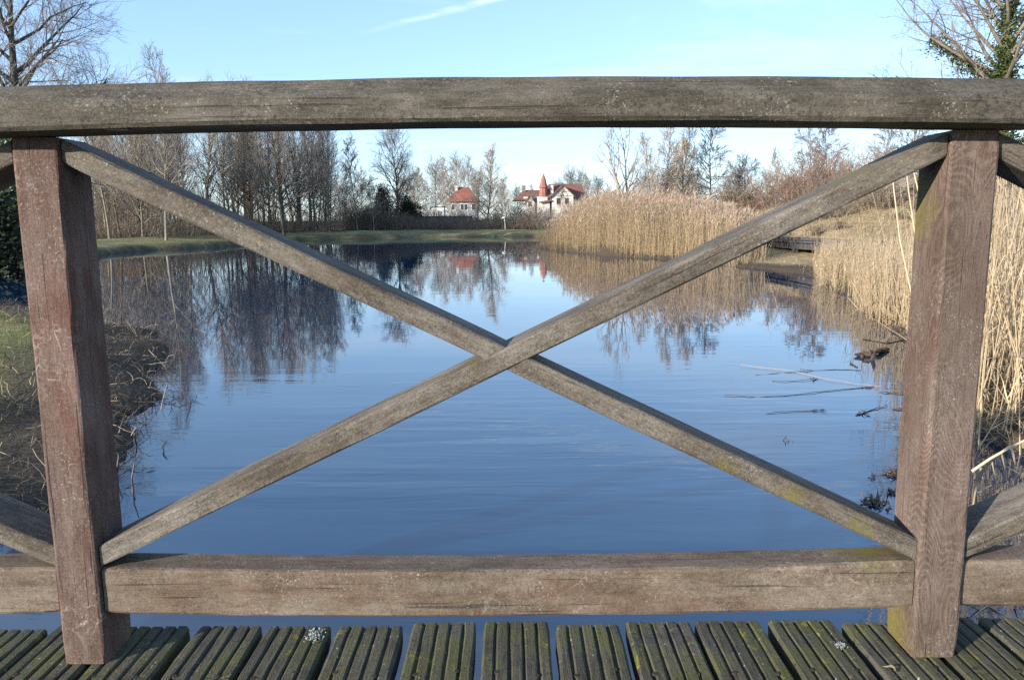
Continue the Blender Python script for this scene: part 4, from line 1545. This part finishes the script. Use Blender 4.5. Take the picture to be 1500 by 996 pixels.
# stems standing in the water by the left bank
for k, (pp, lb) in enumerate([
    ([(173, 712), (171, 690), (174, 668), (168, 655)], 'dark bent weed stem in the water nearest the left post'),
    ([(196, 732), (193, 700), (197, 678)], 'dark forked weed stem in the water beside the left bank'),
    ([(243, 672), (238, 655), (243, 646)], 'short crooked weed stem alone in open water off the left bank'),
    ([(203, 662), (198, 640), (192, 626)], 'thin dark stem leaning from the left bank over water'),
    ([(283, 600), (276, 578), (268, 560)], 'thin dark stem in the water beyond the left bank point'),
]):
    mb = MB()
    g = at_z(pp[0][0], pp[0][1] - 10, WATER)
    Y = g.y
    p3 = [at_y(x, y, Y + 0.02 * i) for i, (x, y) in enumerate(pp)]
    p3[0].z = WATER - 0.05
    mb.tube(p3, taper(0.007, 0.003, len(p3) - 1), 5)
    for j in range(2):
        s, e = along(p3, 0.35 + 0.35 * j)
        mb.blade(s, side_dir(random.Random(k * 3 + j), e, 0.6), 0.09, 0.009, 0.4, 0, 2)
    tag(mb.build('weed_stem', M_WETSTICK), lb, 'stem', 'dark stems standing in the water by the left bank')

mb = MB()
s0, s1 = at_z(243, 538, WATER + 0.03), at_y(213, 508, at_z(228, 520, WATER).y)
mb.tube([s1, s1.lerp(s0, .5), s0], [0.006, 0.006, 0.005], 5)
tag(mb.build('dry_stalk', M_DRYSTICK), 'pale dry stalk leaning off the left bank point into the water', 'stalk')

# reed scraps floating behind the railing on the right
mb = MB()
for _ in range(260):
    px, py = rb.uniform(1405, 1570), rb.uniform(690, 960)
    p = at_z(px, py, WATER + 0.004)
    mb.blade(p, Vector((rb.gauss(0, 1), rb.gauss(0, 1), rb.uniform(0, 0.35))), rb.uniform(0.04, 0.22), 0.007, 0.4, 0 if rb.random() < 0.55 else 1, 2)
tag(mb.build('reed_debris', [M_WETSTICK, M_STRAW]), 'broken reed scraps floating below the right end of the railing', None, None, 'stuff')

# dark matted scraps off the bank point
mb = MB()
for _ in range(170):
    px, py = rb.gauss(245, 24), rb.gauss(583, 7)
    p = at_z(px, py, WATER + 0.003)
    mb.blade(p, Vector((rb.gauss(0, 1), rb.gauss(0, 1), rb.uniform(0, 0.7))), rb.uniform(0.04, 0.16), 0.008, 0.5, 0, 2)
tag(mb.build('plant_debris', M_WETSTICK), 'dark drowned plant litter floating off the left bank', None, None, 'stuff')

# ------------------------------------------------------------------ boardwalk on the right
bw = empty('boardwalk', (9.4, 21, 0.2))
tag(bw, 'low dark timber boardwalk crossing the marsh behind the reeds', 'boardwalk')
line = [at_y(1095, 350, 30.5), at_y(1120, 351, 29.5), at_y(1190, 354, 25.5), at_y(1290, 360, 20.0), at_y(1400, 370, 15.6), at_y(1495, 384, 12.0), at_y(1580, 398, 10.0)]
BO = Vector((9.4, 21, 0.2))


def ribbon(b_, pts, w, z0, z1, off=0.0):
    n0 = None
    for i in range(len(pts) - 1):
        a, c = pts[i], pts[i + 1]
        d = (c - a)
        d.z = 0
        d.normalize()
        n = Vector((-d.y, d.x, 0))
        if n.x < 0:
            n = -n
        q = []
        for P in (a, c):
            for s in (off, off + w):
                for z in (z0, z1):
                    q.append(P + n * s + Vector((0, 0, z)) - BO)
        for f in ((0, 1, 3, 2), (4, 6, 7, 5), (0, 4, 5, 1), (2, 3, 7, 6), (1, 5, 7, 3), (0, 2, 6, 4)):
            b_.quad(*[q[k] for k in f])


b_ = MB()
ribbon(b_, line, 1.5, -0.06, 0.0, 0.0)
b_.build('deck', M_JETTY, bw)
b_ = MB()
ribbon(b_, line, 0.10, -0.28, -0.09, 0.06)
b_.build('side_beam', M_JETTY, bw)
b_ = MB()
ribbon(b_, line, 0.10, 0.03, 0.12, 0.02)
b_.build('edge_rail', M_JETTY, bw)
for i in range(len(line) - 1):
    for u in (0.15, 0.6):
        P = line[i].lerp(line[i + 1], u) - BO
        b_ = MB()
        zb = WATER - 0.3 - BO.z
        b_.box((P.x + 0.14, P.y, (zb + P.z - 0.1) / 2), (0.16, 0.16, P.z - 0.1 - zb), 0.2)
        b_.build('support_post', M_JETTY, bw)

# pale wooden rail frame in the reeds
g0 = at_y(1040, 327, 36)
fr = empty('rail_frame', (g0.x, 36, g0.z))
tag(fr, 'small pale wooden rail frame standing among the reeds', 'railing')
for dx in (-0.28, 0.0, 0.28):
    b_ = MB()
    b_.box((dx, 0, -0.35), (0.05, 0.05, 1.25))
    b_.build('post', M_DRYSTICK, fr)
for dz in (0.22, 0.0):
    b_ = MB()
    b_.box((0, -0.03, dz), (0.62, 0.035, 0.05))
    b_.build('rail', M_DRYSTICK, fr)

# ------------------------------------------------------------------ buildings
def gable_prism(b_, x0, x1, y0, y1, z0, z1, axis='x', mi=0, over=0.0):
    """roof volume; ridge along axis"""
    if axis == 'x':
        ym = (y0 + y1) / 2
        A, B = (x0, ym, z1), (x1, ym, z1)
        b_.quad((x0, y0, z0), (x1, y0, z0), B, A, mi)
        b_.quad((x1, y1, z0), (x0, y1, z0), A, B, mi)
        b_.tri((x0, y1, z0), (x0, y0, z0), A, mi)
        b_.tri((x1, y0, z0), (x1, y1, z0), B, mi)
    else:
        xm = (x0 + x1) / 2
        A, B = (xm, y0, z1), (xm, y1, z1)
        b_.quad((x1, y0, z0), (x1, y1, z0), B, A, mi)
        b_.quad((x0, y1, z0), (x0, y0, z0), A, B, mi)
        b_.tri((x0, y0, z0), (x1, y0, z0), A, mi)
        b_.tri((x1, y1, z0), (x0, y1, z0), B, mi)


def window(parent, x, y, z, w, h, frame=M_WHITE):
    b1_ = MB()
    t = 0.09
    b1_.box((x, y - 0.03, z + h / 2 - t / 2), (w, 0.08, t))
    b1_.box((x, y - 0.03, z - h / 2 + t / 2), (w, 0.08, t))
    b1_.box((x - w / 2 + t / 2, y - 0.03, z), (t, 0.08, h - 2 * t))
    b1_.box((x + w / 2 - t / 2, y - 0.03, z), (t, 0.08, h - 2 * t))
    f = b1_.build('window', frame, parent)
    b2 = MB()
    b2.box((x, y - 0.012, z), (w - 2 * t, 0.02, h - 2 * t))
    b2.build('pane', M_PANE, f)
    return f


# villa with turret, about 150 m away
D = 150
PXM = 1130 / D
vo = at_y(805, 323, D)
villa = empty('villa', (vo.x, D, 0))
tag(villa, 'cream villa with red tiled roofs, white half timbered gable and pointed red turret', 'house')


def vz(py):
    return at_y(805, py, D).z


def vx_(px):
    return at_y(px, 300, D).x - vo.x


zb = gz(vo.x, D) - 0.3
e1 = vz(296)
# main block
xa, xb = vx_(758), vx_(861)
b_ = MB()
b_.box(((xa + xb) / 2 + 0.4, 5.0, (zb + vz(288)) / 2), (xb - xa - 1.6, 8.0, vz(288) - zb))
b_.build('wall', M_WALL, villa)
b_ = MB()
# long lower roof, left part
x0, x1 = vx_(751), vx_(800)
zl, zh = vz(293), vz(277)
b_.quad((x0, 0.4, zl), (x1, 0.4, zl), (x1, 4.5, zh), (x0 + 2.2, 4.5, zh))
b_.quad((x1, 9.6, zl), (x0, 9.6, zl), (x0 + 2.2, 4.5, zh), (x1, 4.5, zh))
b_.tri((x0, 9.6, zl), (x0, 0.4, zl), (x0 + 2.2, 4.5, zh))
# main higher roof
x0, x1 = vx_(792), vx_(862)
zl, zh = vz(291), vz(268)
b_.quad((x0, 0.2, zl), (x1, 0.2, zl), (x1 - 1.0, 5.0, zh), (x0 + 1.8, 5.0, zh))
b_.quad((x1, 9.8, zl), (x0, 9.8, zl), (x0 + 1.8, 5.0, zh), (x1 - 1.0, 5.0, zh))
b_.tri((x0, 9.8, zl), (x0, 0.2, zl), (x0 + 1.8, 5.0, zh))
b_.tri((x1, 0.2, zl), (x1, 9.8, zl), (x1 - 1.0, 5.0, zh))
rf = b_.build('roof', M_TILE_DULL, villa)
b_ = MB()
b_.box((vx_(768), 4.0, vz(275)), (0.7, 0.7, 1.2))
b_.build('chimney', M_TIMBER, rf)
b_ = MB()
b_.box((vx_(809), 2.2, vz(277)), (0.6, 0.6, 1.6))
b_.build('chimney', M_WALL, rf)
# front gable, white
gx0, gx1 = vx_(808), vx_(839)
gl, gh = vz(287), vz(272)
gm = (gx0 + gx1) / 2
b_ = MB()
gy = -1.2
b_.poly([(gx0, gy, zb), (gx1, gy, zb), (gx1, gy, gl), (gm, gy, gh), (gx0, gy, gl)])
b_.quad((gx1, gy, zb), (gx1, 3, zb), (gx1, 3, gl), (gx1, gy, gl))
b_.quad((gx0, 3, zb), (gx0, gy, zb), (gx0, gy, gl), (gx0, 3, gl))
gb = b_.build('gable', M_WALL, villa)
gb['label'] = 'white half timbered front gable'
b_ = MB()
for (ax, az, bx, bz) in [(gx0 + .3, gl - .1, gx1 - .3, gl - .1), (gx0 + .9, gl + .75, gx1 - .9, gl + .75), (gm, gl, gm, gh - .3), (gm - 1, gl - .1, gm - .6, gl + .75), (gm + 1, gl - .1, gm + .6, gl + .75)]:
    if abs(az - bz) < 0.01:
        b_.box(((ax + bx) / 2, gy - 0.04, az), (bx - ax, 0.06, 0.10))
    else:
        dx, dz = bx - ax, bz - az
        n = Vector((-dz, 0, dx)).normalized() * 0.05
        p, q = Vector((ax, gy - 0.05, az)), Vector((bx, gy - 0.05, bz))
        b_.quad(p - n, q - n, q + n, p + n)
b_.build('timber_frame', M_TIMBER, gb)
b_ = MB()
o_ = 0.45
for s in (-1, 1):
    ex = gm + s * ((gx1 - gx0) / 2 + o_)
    ez = gl - 0.35
    b_.quad((ex, gy - o_, ez), (gm, gy - o_, gh + 0.2), (gm, 5.2, gh + 0.2), (ex, 5.2, ez))
    b_.quad((ex, gy - o_, ez - .15), (gm, gy - o_, gh + 0.05), (gm, gy - o_, gh + 0.2), (ex, gy - o_, ez))
b_.build('gable_roof', M_TILE_DULL, gb)
for wx in (-0.62, 0.62):
    window(gb, gm + wx * 1.25, gy - 0.01, gl - 1.05, 0.8, 1.2, M_TIMBER)
# small left gable
gx0, gx1 = vx_(769), vx_(783)
gl, gh = vz(297), vz(286)
gm = (gx0 + gx1) / 2
b_ = MB()
b_.poly([(gx0, -0.4, zb), (gx1, -0.4, zb), (gx1, -0.4, gl), (gm, -0.4, gh), (gx0, -0.4, gl)])
b_.quad((gx1, -0.4, zb), (gx1, 2, zb), (gx1, 2, gl), (gx1, -0.4, gl))
b_.quad((gx0, 2, zb), (gx0, -0.4, zb), (gx0, -0.4, gl), (gx0, 2, gl))
sg = b_.build('gable', M_WALL, villa)
b_ = MB()
for s in (-1, 1):
    ex = gm + s * ((gx1 - gx0) / 2 + 0.3)
    b_.quad((ex, -0.7, gl - 0.3), (gm, -0.7, gh + 0.15), (gm, 4.0, gh + 0.15), (ex, 4.0, gl - 0.3))
    b_.quad((ex, -0.7, gl - 0.45), (gm, -0.7, gh), (gm, -0.7, gh + 0.15), (ex, -0.7, gl - 0.3))
b_.build('gable_roof', M_TILE_DULL, sg)
window(sg, gm, -0.41, gl - 0.2, 0.7, 1.0, M_TIMBER)
# porch block and little roof
b_ = MB()
b_.box((vx_(796), -0.2, (zb + vz(289)) / 2), (vx_(806) - vx_(788), 1.6, vz(289) - zb))
b_.build('porch', M_WALL, villa)
b_ = MB()
x0, x1 = vx_(789), vx_(808)
b_.quad((x0, -1.6, vz(297)), (x1, -1.6, vz(294)), (x1, 0.0, vz(290)), (x0, 0.0, vz(294)))
b_.quad((x0, -1.6, vz(298)), (x1, -1.6, vz(295)), (x1, -1.6, vz(294)), (x0, -1.6, vz(297)))
b_.build('porch_roof', M_TILE_DULL, villa)
window(villa, vx_(804), -1.02, vz(292), 0.7, 0.8, M_TIMBER)
# turret
tx = vx_(796.5)
b_ = MB()
zt0, zt1 = vz(291), vz(275)
ring = lambda z, r, k=8: [(tx + r * math.cos(6.2832 * (j + .5) / k), 1.6 + r * math.sin(6.2832 * (j + .5) / k), z) for j in range(k)]
prof_t = [(zt0, 0.95), (zt1, 0.75), (zt1 + 0.05, 1.0), (vz(269), 0.68), (vz(264), 0.56), (vz(259), 0.32), (vz(254), 0.05), (vz(252), 0.03)]
rings = [ring(z, r) for z, r in prof_t]
for a, c in zip(rings, rings[1:]):
    for j in range(8):
        b_.quad(a[j], a[(j + 1) % 8], c[(j + 1) % 8], c[j])
tu = b_.build('turret', simple('pinkish red slate', [(0.24, 0.10, 0.075), (0.33, 0.15, 0.115)], 3, 0.7, 0, rand=0), villa)

# hipped roof house
D = 140
ho = at_y(677, 323, D)
house = empty('house', (ho.x, D, 0))
tag(house, 'grey walled house with a bright red hipped roof seen through bare trees', 'house')
zb = gz(ho.x, D) - 0.3
hz = lambda py: at_y(677, py, D).z
hx = lambda px: at_y(px, 300, D).x - ho.x
x0, x1 = hx(654), hx(701)
b_ = MB()
b_.box(((x0 + x1) / 2, 4, (zb + hz(294)) / 2), (x1 - x0 - 0.7, 7, hz(294) - zb))
b_.build('wall', M_WALLGREY, house)
b_ = MB()
zl, zh = hz(294), hz(273)
xm = (x0 + x1) / 2
b_.quad((x0, 0, zl), (x1, 0, zl), (xm + .9, 4, zh), (xm - .9, 4, zh))
b_.quad((x1, 8, zl), (x0, 8, zl), (xm - .9, 4, zh), (xm + .9, 4, zh))
b_.tri((x0, 8, zl), (x0, 0, zl), (xm - .9, 4, zh))
b_.tri((x1, 0, zl), (x1, 8, zl), (xm + .9, 4, zh))
b_.quad((x0, 0, zl - .18), (x1, 0, zl - .18), (x1, 0, zl), (x0, 0, zl))
hr = b_.build('roof', M_TILE, house)
b_ = MB()
b_.box((xm - 1.3, 3.2, zh - 0.4), (0.5, 0.5, 1.3))
b_.build('chimney', M_WALL, hr)
for wx in (-1.7, -0.1, 0.6, 1.9):
    window(house, xm + wx, 0.49, zl - 1.15, 0.75, 1.2)

# white sheds left of the house
D = 112
for (pa, pb, pt, pbm, lb) in [(610, 619, 306, 318, 'small white flat roofed shed left of the hipped roof house'), (632, 650, 304, 317, 'long pale shed adjoining the hipped roof house')]:
    c = at_y((pa + pb) / 2, 310, D)
    sh = empty('shed', (c.x, D, 0))
    tag(sh, lb, 'shed', None)
    w_ = (pb - pa) / 1130 * D
    zt, z0 = at_y(pa, pt, D).z, gz(c.x, D) - 0.2
    b_ = MB()
    b_.box((0, 1.2, (zt + z0) / 2), (w_, 2.4, zt - z0))
    b_.build('wall', M_WHITE, sh)
    b_ = MB()
    b_.box((0, 1.2, zt + 0.05), (w_ + 0.25, 2.7, 0.09))
    b_.build('roof', M_FENCE, sh)
    b_ = MB()
    b_.box((w_ * 0.18, -0.02, z0 + 1.2), (w_ * 0.3, 0.05, 1.9))
    b_.build('door', M_GREY, sh)

# dark fence in front
D = 92
c = at_y(652, 325, D)
fe = empty('garden_fence', (c.x, D, gz(c.x, D)))
tag(fe, 'dark board fence in front of the hipped roof house', 'fence')
wf = 78 / 1130 * D
hf = 1.45
b_ = MB()
nb = 44
for i in range(nb):
    x = -wf / 2 + wf * (i + 0.5) / nb
    b_.box((x, 0.02 * (i % 2), hf / 2), (wf / nb * 0.94, 0.025, hf + 0.04 * math.sin(i * 2.3)))
b_.build('fence_panel', M_FENCE, fe)
for i in range(5):
    b_ = MB()
    b_.box((-wf / 2 + wf * i / 4, -0.07, hf / 2), (0.09, 0.09, hf + 0.1))
    b_.build('fence_post', M_WALLGREY if i % 2 else M_FENCE, fe)

# pale house behind the wood on the left
D = 105
c = at_y(182, 315, D)
yh = empty('house', (c.x, D, 0))
tag(yh, 'yellowish brick house half hidden behind trunks of the left bank wood', 'house')
z0 = gz(c.x, D) - 0.2
b_ = MB()
b_.box((0, 3, (z0 + 2.9) / 2), (6.2, 6, 2.9 - z0))
b_.build('wall', M_WALLYEL, yh)
b_ = MB()
gable_prism(b_, -3.5, 3.5, -0.4, 6.4, 2.9, 5.1, 'x')
b_.build('roof', M_TILE_DULL, yh)
for wx in (-1.9, 0.2, 1.9):
    window(yh, wx, -0.01, 1.8, 0.9, 1.1)
c = at_y(137, 312, D)
hl = empty('barn', (c.x, D - 4, 0))
tag(hl, 'bluish grey metal barn beside the yellowish brick house', 'barn')
b_ = MB()
b_.box((0, 4, 1.0), (4.2, 8, 3.2))
b_.build('wall', M_GREY, hl)
b_ = MB()
gable_prism(b_, -2.3, 2.3, -0.3, 8.3, 2.6, 3.9, 'y')
b_.build('roof', M_GREY, hl)

# white topped post on the far shore
D = 80
c = at_y(740, 330, D)
wp = empty('garden_lamp', (c.x, D, gz(c.x, D)))
tag(wp, 'slim white post lamp with slanting head on the far shore lawn', 'lamp')
b_ = MB()
b_.tube([Vector((0, 0, -0.1)), Vector((-0.02, 0, 0.6)), Vector((-0.08, 0, 1.05)), Vector((-0.16, 0, 1.15))], [0.035, 0.03, 0.03, 0.03], 6)
b_.build('post', M_WHITE, wp)
b_ = MB()
n0 = [(-0.34, -0.1, 1.10), (-0.04, -0.1, 1.18), (-0.04, 0.1, 1.18), (-0.34, 0.1, 1.10)]
n1 = [(x * 0.95 - 0.01, y * 0.7, z + 0.13) for x, y, z in n0]
b_.poly(n0[::-1])
b_.poly(n1)
for j in range(4):
    b_.quad(n0[j], n0[(j + 1) % 4], n1[(j + 1) % 4], n1[j])
b_.build('lamp_head', M_WHITE, wp)

# ------------------------------------------------------------------ sky and sun
SUN_EL = 15.5
SUN_AZ = math.atan2(-1.25, -1.0)        # direction towards the sun: x = -1.25, y = -1
sun_dir = Vector((math.sin(SUN_AZ) * math.cos(R(SUN_EL)), math.cos(SUN_AZ) * math.cos(R(SUN_EL)), math.sin(R(SUN_EL))))
ld = bpy.data.lights.new('sun', 'SUN')
ld.energy = 5.0
ld.angle = R(0.53)
ld.color = (1.0, 0.91, 0.79)
so = bpy.data.objects.new('sun', ld)
COL.objects.link(so)
so.rotation_euler = sun_dir.to_track_quat('Z', 'Y').to_euler()

wd = bpy.data.worlds.new('World')
sc.world = wd
wd.use_nodes = True
nt = wd.node_tree
w = NT(nt)
bg = nt.nodes['Background']
sky = w.n('ShaderNodeTexSky', sky_type='NISHITA')
sky.sun_disc = False
sky.sun_elevation = R(SUN_EL)
sky.sun_rotation = SUN_AZ
sky.air_density = 1.0
sky.dust_density = 0.0
sky.ozone_density = 2.5
gen = w.n('ShaderNodeTexCoord').outputs['Generated']
sep = w.n('ShaderNodeSeparateXYZ')
w.put(sep.inputs[0], gen)
# thin high cloud on a flat layer: direction divided by height
zc = w.math('ADD', w.math('MAXIMUM', sep.outputs[2], 0.0), 0.06)
pl = w.n('ShaderNodeCombineXYZ')
w.put(pl.inputs[0], w.math('DIVIDE', sep.outputs[0], zc))
w.put(pl.inputs[1], w.math('DIVIDE', sep.outputs[1], zc))
cl = w.noise(w.scale(pl.outputs[0], (0.35, 0.9, 1), (4.2, 1.7, 0)), 0.8, 7, 0.62, 0.9)
clf = w.math('MULTIPLY', w.rng(cl, 0.5, 0.78), w.rng(sep.outputs[2], 0.12, 0.40, 0.26, 0.55))
# vapour trail: a straight thin line on the same layer
ta, tb = ray(520, 52).normalized(), ray(745, -6).normalized()
pa = Vector((ta.x / (ta.z + .06), ta.y / (ta.z + .06), 0))
pb = Vector((tb.x / (tb.z + .06), tb.y / (tb.z + .06), 0))
tdir = (pb - pa)
tl = tdir.length
tdir.normalize()
tn = Vector((-tdir.y, tdir.x, 0))
dn = w.n('ShaderNodeVectorMath', operation='DOT_PRODUCT')
w.put(dn.inputs[0], pl.outputs[0])
dn.inputs[1].default_value = tn
dt = w.n('ShaderNodeVectorMath', operation='DOT_PRODUCT')
w.put(dt.inputs[0], pl.outputs[0])
dt.inputs[1].default_value = tdir
wob = w.math('MULTIPLY', w.math('SUBTRACT', w.noise(pl.outputs[0], 4, 3), 0.5), 0.05)
off = w.math('ABSOLUTE', w.math('ADD', w.math('SUBTRACT', dn.outputs['Value'], pa.dot(tn)), wob))
ends = w.rng(dt.outputs['Value'], pa.dot(tdir), pa.dot(tdir) + tl * 0.75)
tr = w.math('MULTIPLY', w.rng(off, 0.0, 0.045, 1, 0), w.math('MULTIPLY', ends, w.rng(w.noise(pl.outputs[0], 7, 4, 0.6), 0.3, 0.65, 0.05, 0.5)))
fac = w.math('MAXIMUM', clf, tr)
SKY_G, SKY_M = 0.62, (1.30, 1.56, 1.95)
gm_ = w.n('ShaderNodeGamma')
w.put(gm_.inputs['Color'], sky.outputs[0])
gm_.inputs['Gamma'].default_value = SKY_G
sc2 = w.mix(1.0, gm_.outputs[0], SKY_M, 'MULTIPLY')
c = w.mix(fac, sc2, (5.2, 5.5, 5.8))
w.put(bg.inputs['Color'], c)
bg.inputs['Strength'].default_value = 0.15

sc.view_settings.view_transform = 'Standard'
sc.view_settings.look = 'None'
sc.view_settings.exposure = 0.9
sc.view_settings.gamma = 1.0
sc.view_settings.use_curve_mapping = False
sc.render.engine = 'CYCLES'
sc.cycles.max_bounces = 6
sc.cycles.diffuse_bounces = 2
sc.cycles.glossy_bounces = 3
sc.cycles.transmission_bounces = 2
sc.cycles.use_denoising = False
